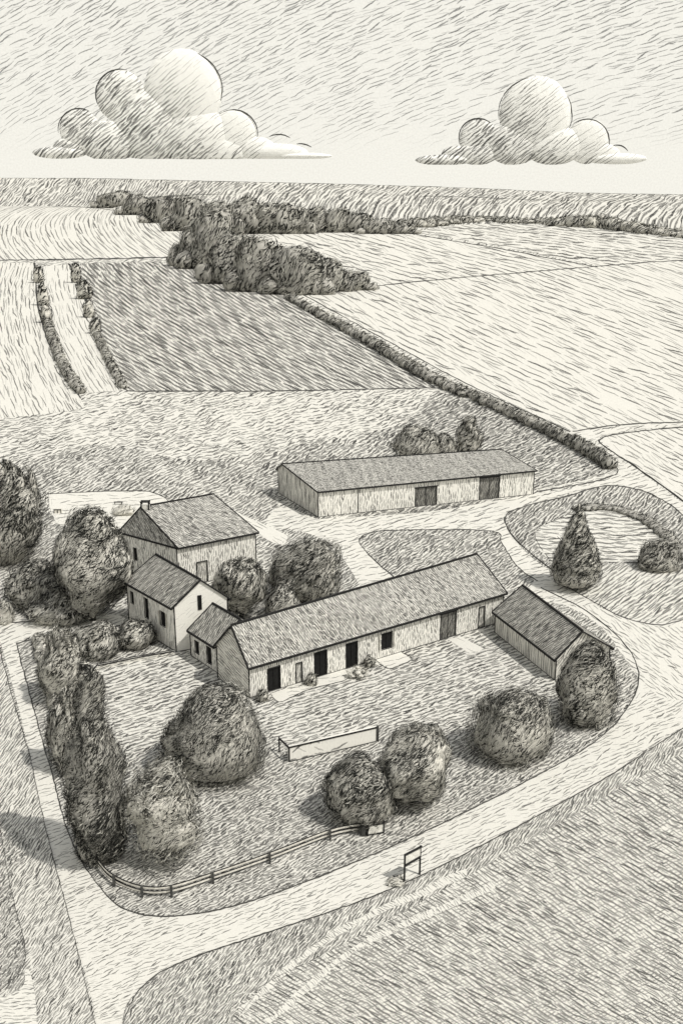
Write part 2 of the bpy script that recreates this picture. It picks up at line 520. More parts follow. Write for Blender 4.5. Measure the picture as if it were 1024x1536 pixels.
# inked lips along boundaries
edge([(25, 966), (50, 1060), (78, 1160), (105, 1255), (140, 1318), (190, 1366), (275, 1374), (400, 1345), (600, 1265), (790, 1172), (895, 1110), (945, 1055), (957, 1010), (935, 965), (880, 918), (810, 882)], 2.2)
edge([(1024, 1092), (900, 1172), (700, 1280), (560, 1345), (400, 1400), (270, 1445), (210, 1485), (182, 1545)], 1.7)
edge([(0, 975), (20, 1050), (45, 1135), (70, 1248), (110, 1400), (145, 1545)], 1.7)
edge([(0, 1240), (16, 1330), (38, 1420), (32, 1455), (0, 1488)], 1.6)
edge([(25, 966), (90, 950), (110, 946)], 2.2)
edge([(0, 935), (90, 932)], 2)
edge([(70, 742), (150, 738), (225, 738), (262, 758)], 1.6)
edge([(858, 648), (930, 638), (1024, 634), (1100, 634)], 3.6)
edge([(1100, 641), (1024, 641), (930, 651), (902, 658), (903, 668), (960, 706), (1024, 752), (1060, 780)], 3.6)
edge([(853, 652), (900, 682), (926, 706), (900, 720), (805, 738)], 2)
edge([(830, 858), (775, 812), (757, 778), (780, 762), (850, 745), (905, 730), (960, 736), (1010, 762), (1050, 800)], 3)
edge([(805, 872), (775, 850), (752, 815), (735, 797), (600, 796), (556, 800), (540, 816), (585, 862), (605, 872)], 2)
edge([(830, 870), (870, 892), (930, 925), (985, 938), (1024, 930)], 1.6)
edge([(822, 838), (802, 800), (850, 773)], 1.2, gaps=.3)
edge([(822, 842), (880, 844), (960, 844)], 1.4, gaps=.2)
edge([(190, 587), (400, 587), (652, 582)], 3)
edge([(0, 391), (140, 389), (272, 386)], 5)
edge([(545, 431), (700, 416), (895, 400), (1024, 391), (1200, 388)], 3.2)
edge([(600, 348), (740, 372), (895, 401)], 3)
edge([(0, 308), (110, 310), (185, 318), (240, 332), (287, 352)], 1.8)
edge([(-100, 308), (0, 308)], 1.8)
edge([(390, 350), (470, 345), (560, 346)], 1.6)
edge([(104, 396), (125, 440), (150, 500), (188, 585)], 4)
edge([(52, 394), (60, 470), (85, 540), (122, 598)], 3)
edge([(432, 442), (540, 510), (652, 582)], 2)
edge([(440, 434), (560, 500), (700, 576), (855, 648)], 2)
edge([(406, 1042), (412, 1050), (424, 1053), (460, 1036), (515, 1022), (524, 1012)], 1.6)
edge([(562, 990), (584, 1004), (617, 990), (600, 978)], 1.4)
edge([(345, 1545), (400, 1478), (480, 1436)], 1.5, gaps=.3)
props(EDGE.build('ground_edges', M_INK2), kind='structure')

# ------------------------------------------------------------------ far hills
hills = MB()
crest_px = [(-900, 262), (-300, 263), (0, 267), (150, 268), (320, 272), (500, 276), (700, 282), (860, 289), (1024, 292), (1400, 296), (1900, 300)]
toe_px = [(-900, 304), (-300, 304), (0, 309), (150, 311), (320, 330), (500, 346), (700, 338), (860, 341), (1024, 358), (1400, 372), (1900, 380)]
cr = smooth(crest_px, 10); to = smooth(toe_px, 10)
rows = 7
grid = []
for c, t in zip(cr, to):
    T = at(t[0], t[1]); d = ray(c[0], c[1]); Cc = CAM + d * (5200 / d[1])
    line = []
    for k in range(rows):
        s = k / (rows - 1)
        p = T + (Cc - T) * s
        p[2] = Cc[2] * (s ** 1.25) + (0 if k == 0 or k == rows - 1 else 3 * mnoise.noise(Vector((p[0] * .004, p[1] * .004, 0)))) - (1.0 if k == 0 else 0)
        line.append(p)
    back = np.array([Cc[0], Cc[1] + 1800, -2.0])
    line.append(back)
    grid.append(line)
for i in range(len(grid) - 1):
    u0, u1 = grid[i][3][0] * .33, grid[i + 1][3][0] * .33
    for k in range(rows):
        v0, v1 = k * 7.5, (k + 1) * 7.5
        hills.face([grid[i][k], grid[i + 1][k], grid[i + 1][k + 1], grid[i][k + 1]], [(u0, v0), (u1, v0), (u1, v1), (u0, v1)])
props(hills.build('hills', hatch_mat('hill_woods', uv_vec(1.0), spacing=6, length=12, angle=48, density=.58, wobble=3, regular=.3, vary=.4)), kind='structure')
cm = MB()
for i in range(len(grid) - 1):
    a, b = grid[i][rows - 1], grid[i + 1][rows - 1]
    cm.tube([a + np.array([0, 0, random.uniform(-1, 1)]), b + np.array([0, 0, random.uniform(-1, 1)])], 1.5, 5)
props(cm.build('hill_ridge', M_INK2), kind='structure')


# ------------------------------------------------------------------ leaves
def ico(sub=2):
    import bmesh
    bm = bmesh.new(); bmesh.ops.create_icosphere(bm, subdivisions=sub, radius=1)
    v = np.array([x.co[:] for x in bm.verts]); f = [[y.index for y in x.verts] for x in bm.faces]
    bm.free()
    return v, np.array(f)


ICO2, ICO3 = ico(2), ico(3)


def crown_mesh(name, blobs, px, per, parent, seed=0, lean=(0.7, 0, .8), core=.88, strokes=(10, 1.15), fuzz=.12, shares=(.62, .22), spread=.30, coremat=None, rag=.14, warp=.26):
    """leaf sprays spread over and through lumpy boughs; px = survey px per metre"""
    rng = np.random.default_rng(seed)
    B = np.array(blobs, float)
    C, R = B[:, :3], B[:, 3:6]
    V, Fq, MI = [], [], []
    nv = 0
    iv, itf = ICO3 if len(B) < 14 else ICO2
    for c, r in zip(C, R):
        n = np.array([mnoise.noise(Vector(tuple(p * 2.3 + c))) for p in iv])
        vv = c + iv * r * (core + .16 * n[:, None])
        vv[:, 2] = np.maximum(vv[:, 2], 0.02)
        V.append(vv); Fq.append((itf + nv)); MI.append(np.zeros(len(itf), int)); nv += len(vv)
    tri = np.concatenate(Fq)
    area = 4 * np.pi * ((R[:, 0] * R[:, 2])) * px * px
    cnt = np.maximum(8, (area * per).astype(int))
    P, Nn = [], []
    for i, k in enumerate(cnt):
        d = rng.normal(size=(k, 3)); d /= np.linalg.norm(d, axis=1)[:, None]
        rad = core + fuzz * rng.random(k) ** 1.0 + .12 * np.array([0.0]) + rag * (rng.random(k) ** 6)
        p = C[i] + d * R[i] * rad[:, None]
        n = d / R[i]; n /= np.linalg.norm(n, axis=1)[:, None]
        ok = p[:, 2] > 0.05
        for j in range(len(B)):
            if j != i:
                ok &= (((p - C[j]) / R[j]) ** 2).sum(1) > (core * .97) ** 2
        P.append(p[ok]); Nn.append(n[ok])
    P = np.concatenate(P); Nn = np.concatenate(Nn)
    k = len(P)
    # clumps: sprays thin out and thicken over the crown
    cl = np.array([mnoise.noise(Vector(tuple(p * (px / 24.0) + seed))) for p in P])
    keep = rng.random(k) < np.clip(.82 + cl * .6, .3, 1)
    P, Nn, cl = P[keep], Nn[keep], cl[keep]; k = len(P)
    D = np.array(lean) + rng.normal(size=(k, 3)) * spread
    T = D - Nn * (D * Nn).sum(1)[:, None]
    T /= (np.linalg.norm(T, axis=1)[:, None] + 1e-6)
    Nn2 = Nn + rng.normal(size=(k, 3)) * .18
    S = np.cross(Nn2, T); S /= (np.linalg.norm(S, axis=1)[:, None] + 1e-6)
    L = strokes[0] / px * rng.uniform(.55, 1.35, k)[:, None]
    Wd = strokes[1] / px * rng.uniform(.7, 1.3, k)[:, None]
    bend = S * rng.normal(size=(k, 1)) * .12 * L
    lift = Nn * rng.uniform(0, .38, k)[:, None] * L
    a = P - T * L / 2
    b = P + S * Wd / 2 + bend + lift * .4
    c = P + T * L / 2 + lift
    d = P - S * Wd / 2 + bend + lift * .4
    quad = np.stack([a, b, c, d], 1).reshape(-1, 3)
    qi = (np.arange(k * 4).reshape(-1, 4) + nv)
    u = rng.random(k)
    mi = np.where(u < shares[0], 1, np.where(u < shares[0] + shares[1], 2, 3))
    allv = np.concatenate(V + [quad])
    org = np.array(parent.location) if parent is not None else np.array([0, 0, 0.])
    big = float(np.max(R[:, 0])); wl = 1.0 / (big * .95)
    dv_ = np.array([mnoise.noise_vector(Vector(tuple(p * wl + seed * 3.1)))[:] for p in allv])
    dv_[:, 2] *= np.clip(allv[:, 2] / (big * .8 + 1e-6), 0, 1)
    allv = allv + dv_ * big * warp
    allv = allv - org
    me = bpy.data.meshes.new(name)
    me.vertices.add(len(allv)); me.vertices.foreach_set('co', allv.ravel())
    nl = len(tri) * 3 + k * 4
    me.loops.add(nl)
    me.loops.foreach_set('vertex_index', np.concatenate([tri.ravel(), qi.ravel()]))
    me.polygons.add(len(tri) + k)
    ls = np.concatenate([np.arange(len(tri)) * 3, len(tri) * 3 + np.arange(k) * 4])
    me.polygons.foreach_set('loop_start', ls)
    me.polygons.foreach_set('material_index', np.concatenate([np.zeros(len(tri), int), mi]))
    me.update(calc_edges=True)
    me.validate()
    for m in (coremat or M_CORE, M_LEAF, M_LEAF2, M_LEAF3): me.materials.append(m)
    o = bpy.data.objects.new(name, me)
    COL.objects.link(o)
    if parent is not None: o.parent = parent
    return o


def round_blobs(c, rx, ry, rz, n, rng, sub=.40, push=.62, low=0.0):
    bl = [(*c, rx * .95, ry * .95, rz * .95)]
    for i in range(n):
        a = rng.uniform(0, 2 * math.pi); e = rng.uniform(-.55, 1.0)
        ce = math.sqrt(max(0, 1 - e * e))
        s = sub * rng.uniform(.75, 1.2)
        bl.append((c[0] + math.cos(a) * ce * rx * push, c[1] + math.sin(a) * ce * ry * push, c[2] + e * rz * push, rx * s, ry * s, rz * s))
    return bl


def tree(name, box, label, cat='tree', group=None, clear=.6, kind='round', seed=1, per=.15, **kw):
    x0, x1, y0, y1 = box
    cx, cy = (x0 + x1) / 2, (y0 + y1) / 2
    P = at(cx, y1)
    for _ in range(12):
        k = ppm(P); rx = (x1 - x0) / 2 / k
        dep = math.atan2(H - P[2], P[1])
        hv = (y1 - y0) / 2 / k
        ry = rx * (.9 if kind != 'hedge' else .6)
        rz = math.sqrt(max((hv) ** 2 - (ry * math.sin(dep)) ** 2, (hv * .5) ** 2)) / math.cos(dep)
        zc = rz * .96 + clear
        P = at(cx, cy, zc)
    rng = random.Random(seed)
    base = (P[0], P[1], 0.0)
    root = empty(name, base, label, cat, group)
    k = ppm(P)
    c = (P[0], P[1], zc)
    if kind == 'round':
        bl = round_blobs(c, rx, ry, rz, 11, rng)
    elif kind == 'cone':
        bl = []
        for i in range(12):
            t = i / 11
            r = rx * (1.0 - t) ** .8 * (1 if t > .12 else .9) + rx * .06
            bl.append((P[0] + rng.uniform(-.05, .05) * rx, P[1], zc - rz * .62 + t * rz * 1.42, r, r, rz * .34))
        kw.setdefault('warp', .06); kw.setdefault('rag', .05)
    elif kind == 'column':
        bl = [(P[0], P[1], zc - rz * .22, rx * .97, ry * .97, rz * .80), (P[0] + rng.uniform(-.1, .1) * rx, P[1], zc + rz * .50, rx * .45, ry * .45, rz * .52),
              (P[0] + rng.uniform(-.1, .1) * rx, P[1], zc - rz * .55, rx * .85, ry * .85, rz * .42)]
        bl += round_blobs((c[0], c[1], c[2] - rz * .1), rx * .9, ry * .9, rz * .85, 9, rng, .30, .72)[1:]
    elif kind == 'spiky':
        cc = (c[0], c[1], clear * .3 + rz * .72)
        bl = [(*cc, rx * .92, ry * .92, rz * 1.0)] + round_blobs(cc, rx, ry, rz, 9, rng, .32, .66)[1:]
        for i in range(11):
            a = i * 2.4; q = .62 * math.sqrt((i + .5) / 11)
            bl.append((c[0] + math.cos(a) * rx * q, c[1] + math.sin(a) * ry * q, cc[2] + rz * (.95 - q * .5) * rng.uniform(.85, 1.15), rx * .13, ry * .13, rz * .42))
    elif kind == 'mound':
        cc = (c[0], c[1], clear * .3 + rz * .66)
        bl = [(*cc, rx * .97, ry * .97, rz * 1.22), (cc[0] + rng.uniform(-.1, .1) * rx, cc[1], cc[2] + rz * .62, rx * .55, ry * .55, rz * .66)] + round_blobs(cc, rx, ry, rz * 1.1, 12, rng, .30, .70)[1:]
    elif kind == 'far':
        cc = (c[0], c[1], rz * .75)
        bl = [(*cc, rx * 1.12, ry * .9, rz * 1.12)] + [(cc[0] + q_ * rx * 1.25, cc[1] - abs(q_) * ry * .2 * rng.random(), rz * .3, rx * .42, ry * .5, rz * rng.uniform(.35, .6)) for q_ in (-1, -.55, .1, .6, 1)] + round_blobs(cc, rx * 1.2, ry * .7, rz * 1.1, 7, rng, .42, .62)[1:]
        kw.setdefault('coremat', M_CORE2)
    elif kind == 'open':
        bl = [(c[0], c[1], c[2], rx * .5, ry * .5, rz * .5)] + round_blobs(c, rx, ry, rz, 15, rng, .30, .74)[1:]
        kw.setdefault('core', .72); kw.setdefault('fuzz', .42)
    crown_mesh('crown', bl, k, per, root, seed=seed, **kw)
    # trunk with a few limbs reaching into the crown
    tb = MB()
    tr = max(.10, rx * .07)
    lean = rng.uniform(-.06, .06) * rx
    tb.tube([(P[0], P[1], -.1), (P[0] + lean * .4, P[1], zc * .5), (P[0] + lean, P[1], zc * .85), (P[0] + lean, P[1], zc + rz * .35)], [tr * 1.25, tr, tr * .7, tr * .25], 8)
    for i in range(6):
        a = i * 1.05 + rng.uniform(-.3, .3)
        z0 = zc * (.45 + .09 * i)
        tb.tube([(P[0] + lean * .5, P[1], z0), (P[0] + math.cos(a) * rx * .35, P[1] + math.sin(a) * ry * .35, z0 + rz * .3), (P[0] + math.cos(a) * rx * .75, P[1] + math.sin(a) * ry * .7, z0 + rz * .55)], [tr * .5, tr * .33, tr * .12], 5)
    tb.build('trunk', M_BARK, root)
    return root


def hedge(name, path, w, h, label, group=None, seed=3, per=.11, step=.5, **kw):
    """w, h in metres; blobs of foliage along the path"""
    pts = smooth(path, 10)
    W = [at(p[0], p[1]) for p in pts]
    rng = random.Random(seed)
    bl = []
    acc = 0; last = W[0]
    tot = 0
    for a, b in zip(W[:-1], W[1:]):
        L = np.linalg.norm(b - a)
        m = max(1, int(L / (w * step)))
        for i in range(m):
            p = a + (b - a) * i / m
            hh = h * rng.uniform(.82, 1.15)
            ww = w * rng.uniform(.44, .56)
            bl.append((p[0] + rng.uniform(-.12, .12) * w, p[1] + rng.uniform(-.12, .12) * w, hh * .42, ww, ww, hh * .58))
    mid = W[len(W) // 2]
    root = empty(name, (mid[0], mid[1], 0), label, 'hedge', group)
    # denser sampling follows the local scale: build in runs
    n = len(bl)
    runs = max(1, n // 26)
    objs = []
    for r in range(runs):
        seg = bl[r * n // runs:(r + 1) * n // runs]
        m = seg[len(seg) // 2]
        o = crown_mesh('foliage', seg, ppm((m[0], m[1], 1)), per, root, seed=seed + r, **{'coremat': M_CORE2, 'warp': .2, **kw})
        objs.append(o)
    if len(objs) > 1:      # one continuous foliage mesh
        import bmesh
        bm = bmesh.new()
        for o in objs: bm.from_mesh(o.data)
        bm.to_mesh(objs[0].data); bm.free()
        for o in objs[1:]:
            bpy.data.objects.remove(o)
    objs[0].name = 'foliage'
    return root


# ------------------------------------------------------------------ buildings
def wall_edge(mb, A, B, z0, z1, openings, mi=0, reveal=.16, u0=0.0):
    A = np.array(A[:2], float); B = np.array(B[:2], float)
    L = np.linalg.norm(B - A); d = (B - A) / L; n = np.array([d[1], -d[0]])

    def pt(s, z, off=0.0):
        q = A + d * s + n * off
        return (q[0], q[1], z)
    xs = sorted({0.0, L, *[o[0] for o in openings], *[o[1] for o in openings]})
    zs = sorted({z0, z1, *[max(z0, o[2]) for o in openings], *[o[3] for o in openings]})
    for a, b in zip(xs[:-1], xs[1:]):
        for c, e in zip(zs[:-1], zs[1:]):
            mx, mz = (a + b) / 2, (c + e) / 2
            if any(o[0] < mx < o[1] and o[2] < mz < o[3] for o in openings): continue
            mb.face([pt(a, c), pt(b, c), pt(b, e), pt(a, e)], [(u0 + a, c), (u0 + b, c), (u0 + b, e), (u0 + a, e)], mi)
    for o in openings:
        a, b, c, e = o[0], o[1], max(z0, o[2]), o[3]
        r = -reveal
        for q in ([pt(a, c), pt(a, e), pt(a, e, r), pt(a, c, r)], [pt(b, e), pt(b, c), pt(b, c, r), pt(b, e, r)],
                  [pt(a, e), pt(b, e), pt(b, e, r), pt(a, e, r)], [pt(b, c), pt(a, c), pt(a, c, r), pt(b, c, r)]):
            mb.face(q, [(0, 0), (.1, 0), (.1, .1), (0, .1)], mi)
    return pt


class Building:
    def __init__(s, name, K, h, Ra, Rb, label, cat, mats, hip=False, over_e=.35, over_g=.3, thick=.16, line=.11, ridge_off=True):
        """K: 4 eave corners CCW; ridge Ra (over edge K3-K0) to Rb (over K1-K2)"""
        s.K = [np.array([k[0], k[1]], float) for k in K]; s.h = h
        s.Ra = np.array(Ra, float); s.Rb = np.array(Rb, float)
        cx = sum(s.K) / 4
        s.root = empty(name, (cx[0], cx[1], 0), label, cat)
        s.mats = mats; s.open = {0: [], 1: [], 2: [], 3: []}
        s.hip = hip; s.oe = over_e; s.og = over_g; s.th = thick; s.line = line

    def hole(s, e, x0, x1, y0, y1, kind):
        """opening in wall e surveyed by its corners"""
        A, B = s.K[e], s.K[(e + 1) % 4]
        d = (B - A) / np.linalg.norm(B - A)
        yb = y1
        p = over(A, d, x0, yb); q = over(A, d, x1, y0)
        p2 = over(A, d, (x0 + x1) / 2, yb); q2 = over(A, d, (x0 + x1) / 2, y0)
        s0 = (p[:2] - A) @ d; s1 = (q[:2] - A) @ d
        z0, z1 = p2[2], q2[2]
        s0, s1 = sorted((s0, s1))
        if 'window' in kind and e != 0: m_ = (s0 + s1) / 2; w_ = (s1 - s0) * .34; s0, s1 = m_ - w_, m_ + w_
        if kind in ('door', 'pale_door', 'barn_door', 'open_door'): z0 = 0.0
        z1 = min(z1, s.h - .12)
        z0 = max(0.0, z0)
        s.open[e].append((s0, s1, z0, z1, kind))

    def build(s):
        K, h, R = s.K, s.h, s.root
        wall, gab, trim_m = s.mats['wall'], s.mats.get('gable', s.mats['wall']), M_INK
        wm = MB(); panels = []
        for e in range(4):
            A, B = K[e], K[(e + 1) % 4]
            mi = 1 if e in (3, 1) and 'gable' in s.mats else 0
            pt = wall_edge(wm, A, B, -.1, h, s.open[e], mi)
            for o in s.open[e]: panels.append((pt, o))
            # gable triangle
            L = np.linalg.norm(B - A); d = (B - A) / L
            if e == 1 or (e == 3 and not s.hip):
                ap = s.Rb if e == 1 else s.Ra
                sa = (ap[:2] - A) @ d
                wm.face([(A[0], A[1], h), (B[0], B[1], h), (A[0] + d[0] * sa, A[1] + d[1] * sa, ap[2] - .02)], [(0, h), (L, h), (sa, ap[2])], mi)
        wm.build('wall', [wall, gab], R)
        # roof slabs
        rm = MB()
        ax = (s.Rb - s.Ra)[:2]; ax /= np.linalg.norm(ax)
        g = s.og

        def P3(p, z): return np.array([p[0], p[1], z])

        def slab(q, uv):
            """q: eave a, eave b, ridge b, ridge a (3D)"""
            up = np.array([0, 0, s.th])
            rm.face([p + up for p in q], uv)
            rm.face([p for p in q][::-1], uv[::-1])
            for i in range(len(q)):
                j = (i + 1) % len(q)
                rm.face([q[i], q[j], q[j] + up, q[i] + up], [(0, 0), (1, 0), (1, .1), (0, .1)])
        k0, k1, k2, k3 = K
        E = {}
        for nm, ea, eb, ra, rb in (('f', k0, k1, s.Ra, s.Rb), ('b', k3, k2, s.Ra, s.Rb)):
            a3, b3 = P3(ea, h), P3(eb, h)
            da = (a3 - ra); da /= np.linalg.norm(da[:2]); db = (b3 - rb); db /= np.linalg.norm(db[:2])
            hipend = s.hip
            a3 = a3 + da * s.oe; b3 = b3 + db * s.oe
            av = np.array([ax[0], ax[1], 0])
            ga = 0 if hipend else g
            aR, bR = ra - av * ga, rb + av * g
            a3 = a3 - av * (ga if not hipend else s.oe * .0); b3 = b3 + av * g
            E[nm] = (a3, b3, bR, aR)
            L = np.linalg.norm(b3 - a3); Sl = np.linalg.norm(aR - a3); off = (aR - a3)[:2] @ ax
            uv = [(0, 0), (L, 0), (L, Sl), (off, Sl)]
            q = [a3, b3, bR, aR]
            if nm == 'b': q = [b3, a3, aR, bR]; uv = [(L, 0), (0, 0), (off, Sl), (L, Sl)]
            slab(q, uv)
        if s.hip:
            q = [E['b'][0], E['f'][0], s.Ra]
            L = np.linalg.norm(q[0] - q[1]); m = (q[0] + q[1]) / 2
            slab(q, [(0, 0), (L, 0), (L / 2, np.linalg.norm(m - s.Ra))])
        roof = rm.build('roof', s.mats['roof'], R)
        r = s.line
        if s.hip:
            hm = MB(); hm.beam(E['b'][0] + (0, 0, .05), E['f'][0] + (0, 0, .05), r * 1.15); hm.build('gutter', trim_m, R)
        up = np.array([0, 0, s.th])
        tm = MB(); tm.beam(E['f'][3] + up + (0, 0, .04), E['f'][2] + up + (0, 0, .04), r); tm.build('ridge_cap', trim_m, R)
        for nm in 'fb':
            tm = MB(); tm.beam(E[nm][0] + up * .3, E[nm][1] + up * .3, r * 1.15); tm.build('gutter', trim_m, R)
        for nm in 'fb':
            for i, j in ((1, 2), (0, 3)):
                tm = MB(); tm.beam(E[nm][i] + up * .7, E[nm][j] + up * .7, r * .8); tm.build('verge_board', trim_m, R)
        for p in K:
            tm = MB(); c = sum(K) / 4; o = (p - c) / np.linalg.norm(p - c) * .01
            tm.beam((p[0] + o[0], p[1] + o[1], 0), (p[0] + o[0], p[1] + o[1], h - .05), r * .6); tm.build('corner_board', trim_m, R)
        for e in (0, 3, 1, 2):
            A, B = K[e], K[(e + 1) % 4]
            if s.open[e] and s.open[e][0][2] <= 0: pass
        pl = MB()
        for e in range(4):
            A, B = K[e], K[(e + 1) % 4]
            pl.beam((A[0], A[1], .02), (B[0], B[1], .02), r * .7)
        pl.build('plinth', M_INK2, R)
        for pt, o in panels:
            a, b, c, e_, kind = o
            ins = -.12
            fm = MB()
            fr = .03 if 'window' in kind else .06
            base = {'door': 'door', 'open_door': 'doorway', 'pale_door': 'door', 'barn_door': 'barn_door', 'window': 'window', 'shutter_window': 'window'}[kind]
            dm = MB()
            dm.face([pt(a, c, ins), pt(b, c, ins), pt(b, e_, ins), pt(a, e_, ins)], [(a, c), (b, c), (b, e_), (a, e_)])
            mat = {'door': s.mats['door'], 'open_door': M_GLASS, 'pale_door': s.mats['pale'], 'barn_door': s.mats['barn'], 'window': M_GLASS, 'shutter_window': M_GLASS}[kind]
            dpart = dm.build(base, mat, R)
            f2 = MB()
            for p, q in (((a, c), (a, e_)), ((b, c), (b, e_)), ((a, e_), (b, e_))) + ((((a, c), (b, c)),) if base == 'window' else ()):
                f2.beam(pt(*p, .01), pt(*q, .01), fr)
            if base in ('window', 'doorway', 'door') and b - a > .7 and kind != 'pale_door':
                f2.beam(pt((a + b) / 2, c, ins + .03), pt((a + b) / 2, e_, .01), .03)
            if base == 'barn_door':
                f2.beam(pt((a + b) / 2, c, ins + .03), pt((a + b) / 2, e_, ins + .03), .04)
                f2.beam(pt(a - .2, e_ + .1, .06), pt(b + .2, e_ + .1, .06), .07)
            fo = f2.build('frame', M_INK, dpart)
            fo.parent = dpart
            off = np.array(R.location)
            # meshes were built relative to the root; the child sits at the same origin
            fo.data.transform(__import__('mathutils').Matrix.Translation(Vector((0, 0, 0)) - Vector(tuple(off))))
            if kind == 'shutter_window':
                for sgn, q in ((-1, a), (1, b)):
                    sm = MB()
                    sm.beam(pt(q + sgn * .28, c + .02, .04), pt(q + sgn * .28, e_ - .02, .04), .20, .02)
                    sm.build('shutter', M_PLANK, R)
        return R


def mk_mats(tag, px, wall, roof, gable=None, seed=0.0):
    d = {}
    d['wall'] = hatch_mat(tag + '_wall', uv_vec(px, seed), **wall)
    d['roof'] = hatch_mat(tag + '_roof', uv_vec(px, seed + 40), **roof)
    if gable: d['gable'] = hatch_mat(tag + '_gable', uv_vec(px, seed + 90), **gable)
    d['door'] = hatch_mat(tag + '_door', uv_vec(px, seed), paper=(.1,.1,.1), spacing=5, length=14, angle=88, density=.85, regular=.3, wobble=1)
    d['pale'] = hatch_mat(tag + '_paledoor', uv_vec(px, seed), spacing=4, length=12, angle=85, density=.42, regular=.3, wobble=1)
    d['barn'] = hatch_mat(tag + '_barndoor', uv_vec(px, seed), paper=(.33,.325,.30), spacing=4.0, length=18, angle=72, density=.68, regular=.5, wobble=1, vary=.2)
    return d


WALLV = dict(spacing=5.6, length=9, angle=86, density=.36, wobble=1.2, regular=.25, vary=.5, paper=(.85, .84, .79))
ROOFL = dict(spacing=5.2, length=10, angle=104, density=.85, wobble=1.2, regular=.5, vary=.4)
ROOFD = dict(spacing=5.6, length=20, angle=100, density=.95, wobble=1.4, regular=.6, vary=.3, paper=(.62, .61, .56))


def corners(hh, C, O1, O2):
    c, a, b = at(*C, hh), at(*O1, hh), at(*O2, hh)
    return c, a, a + b - c, b


# long farm range
h = hgt(375, 1047, 996)
c, o1, o4, o2 = corners(h, (373, 996), (755, 888), (325, 968))
Ra = over(c, (o2 - c)[:2], 350, 939)
Rb = at(712, 845, Ra[2])
RANGE_DIR = (o1 - c)[:2] / np.linalg.norm((o1 - c)[:2])
Rb = np.array([*(over(o1, (o2 - c)[:2], 712, 845)[:2]), Ra[2]])
PXR = ppm(c)
b = Building('farm_range', [c, o1, o4, o2], h, Ra, Rb, 'long low farm building with a row of dark doorways in the centre', 'farm building',
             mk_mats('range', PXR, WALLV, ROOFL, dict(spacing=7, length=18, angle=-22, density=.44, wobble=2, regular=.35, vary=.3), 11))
for q in [(402, 420, 1001, 1029, 'open_door'), (444, 453, 994, 1016, 'pale_door'), (472, 490, 977, 1006, 'open_door'), (519, 536, 964, 993, 'open_door'),
          (572, 588, 949, 973, 'shutter_window'), (660, 684, 919, 948, 'barn_door'), (717, 727, 910, 934, 'pale_door')]:
    b.hole(0, *q)
b.build()
RANGE = b

# annex at its left end
h2 = hgt(325, 1010, 968)
c = at(325, 968, h2)
a = at(285, 943, h2)
dd = RANGE_DIR
ra = over(a, dd, 319, 907)
w2 = 2 * ((ra - a)[:2] @ dd)
d3 = np.array([dd[0], dd[1], 0])
K = [c + d3 * w2, a + d3 * w2, a, c]
# ridge parallel to a-c : order K0=a,K1=c so that the wall a-c is edge 0
K = [a, c, c + d3 * w2, a + d3 * w2]
ra3 = np.array([*(a + d3 * w2 / 2)[:2], ra[2]]); rb3 = np.array([*(c + d3 * w2 / 2)[:2], ra[2]])
b = Building('annex', K, h2, ra3, rb3, 'small annex with a steep dark roof between the white house and the long farm building', 'annex',
             mk_mats('annex', PXR, {**WALLV, 'density': .42}, ROOFD, None, 3), over_g=.05)
b.hole(0, 293, 298, 962, 980, 'window'); b.hole(0, 311, 316.5, 971, 995, 'window')
b.build()

# white house
h = hgt(261, 978, 910)
c, o1, o4, o2 = corners(h, (261, 910), (341, 897), (190, 871))
apx = over(c, (o1 - c)[:2], 300, 871)
far = over(o2, (o1 - c)[:2], 234, 828)
far = np.array([far[0], far[1], apx[2]])
PXH = ppm(c)
b = Building('white_house', [o1, o4, o2, c], h, apx, far, 'tall house with a bright blank gable wall and dark roof, left of the annex', 'house',
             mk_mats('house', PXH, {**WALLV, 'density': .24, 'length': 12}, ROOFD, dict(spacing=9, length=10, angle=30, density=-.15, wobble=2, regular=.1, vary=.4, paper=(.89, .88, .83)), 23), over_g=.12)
b.hole(2, 196, 201, 888, 905, 'window'); b.hole(2, 217, 223, 898, 927, 'window'); b.hole(2, 240, 249, 918, 939, 'shutter_window')
b.build()
A_, B_ = b.K[3], b.K[0]; d_ = (B_ - A_) / np.linalg.norm(B_ - A_); n_ = np.array([d_[1], -d_[0], 0]) * .05
wt, wb = over(A_, d_, 300, 893) + n_, over(A_, d_, 300, 914) + n_
e3 = np.array([d_[0], d_[1], 0])
mb = MB(); mb.face([wb - e3 * .2, wb + e3 * .2, np.array([*(wb + e3 * .2)[:2], wt[2]]), np.array([*(wb - e3 * .2)[:2], wt[2]])]); wo = mb.build('window', M_GLASS, b.root)
mb = MB()
for q in (-.22, .22): mb.beam(wb + e3 * q, np.array([*(wb + e3 * q)[:2], wt[2]]), .035)
for z_ in (wb[2], wt[2]): mb.beam(np.array([*(wb - e3 * .26)[:2], z_]), np.array([*(wb + e3 * .26)[:2], z_]), .035)
fo = mb.build('frame', M_INK, wo)
fo.data.transform(__import__('mathutils').Matrix.Translation(-Vector(b.root.location)))

# rear house with hipped end
h = hgt(265, 882, 821)
c, o1, o4, o2 = corners(h, (265, 821), (383, 798), (180, 796))
rb = over(o1, (o2 - c)[:2], 318, 743)
ra = at(211, 762, rb[2])
m1 = (o2 + c) / 2
PXB = ppm(c)
b = Building('rear_house', [c, o1, o4, o2], h, ra, rb, 'large house with a broad pale hipped roof standing behind the white house', 'house',
             mk_mats('rear', PXB, WALLV, {**ROOFL, 'spacing': 5.2, 'length': 13, 'angle': 112, 'density': .95}, None, 57), hip=True)
b.hole(3, 200, 206, 822, 840, 'window'); b.hole(0, 296, 311, 842, 870, 'pale_door')
b.build()
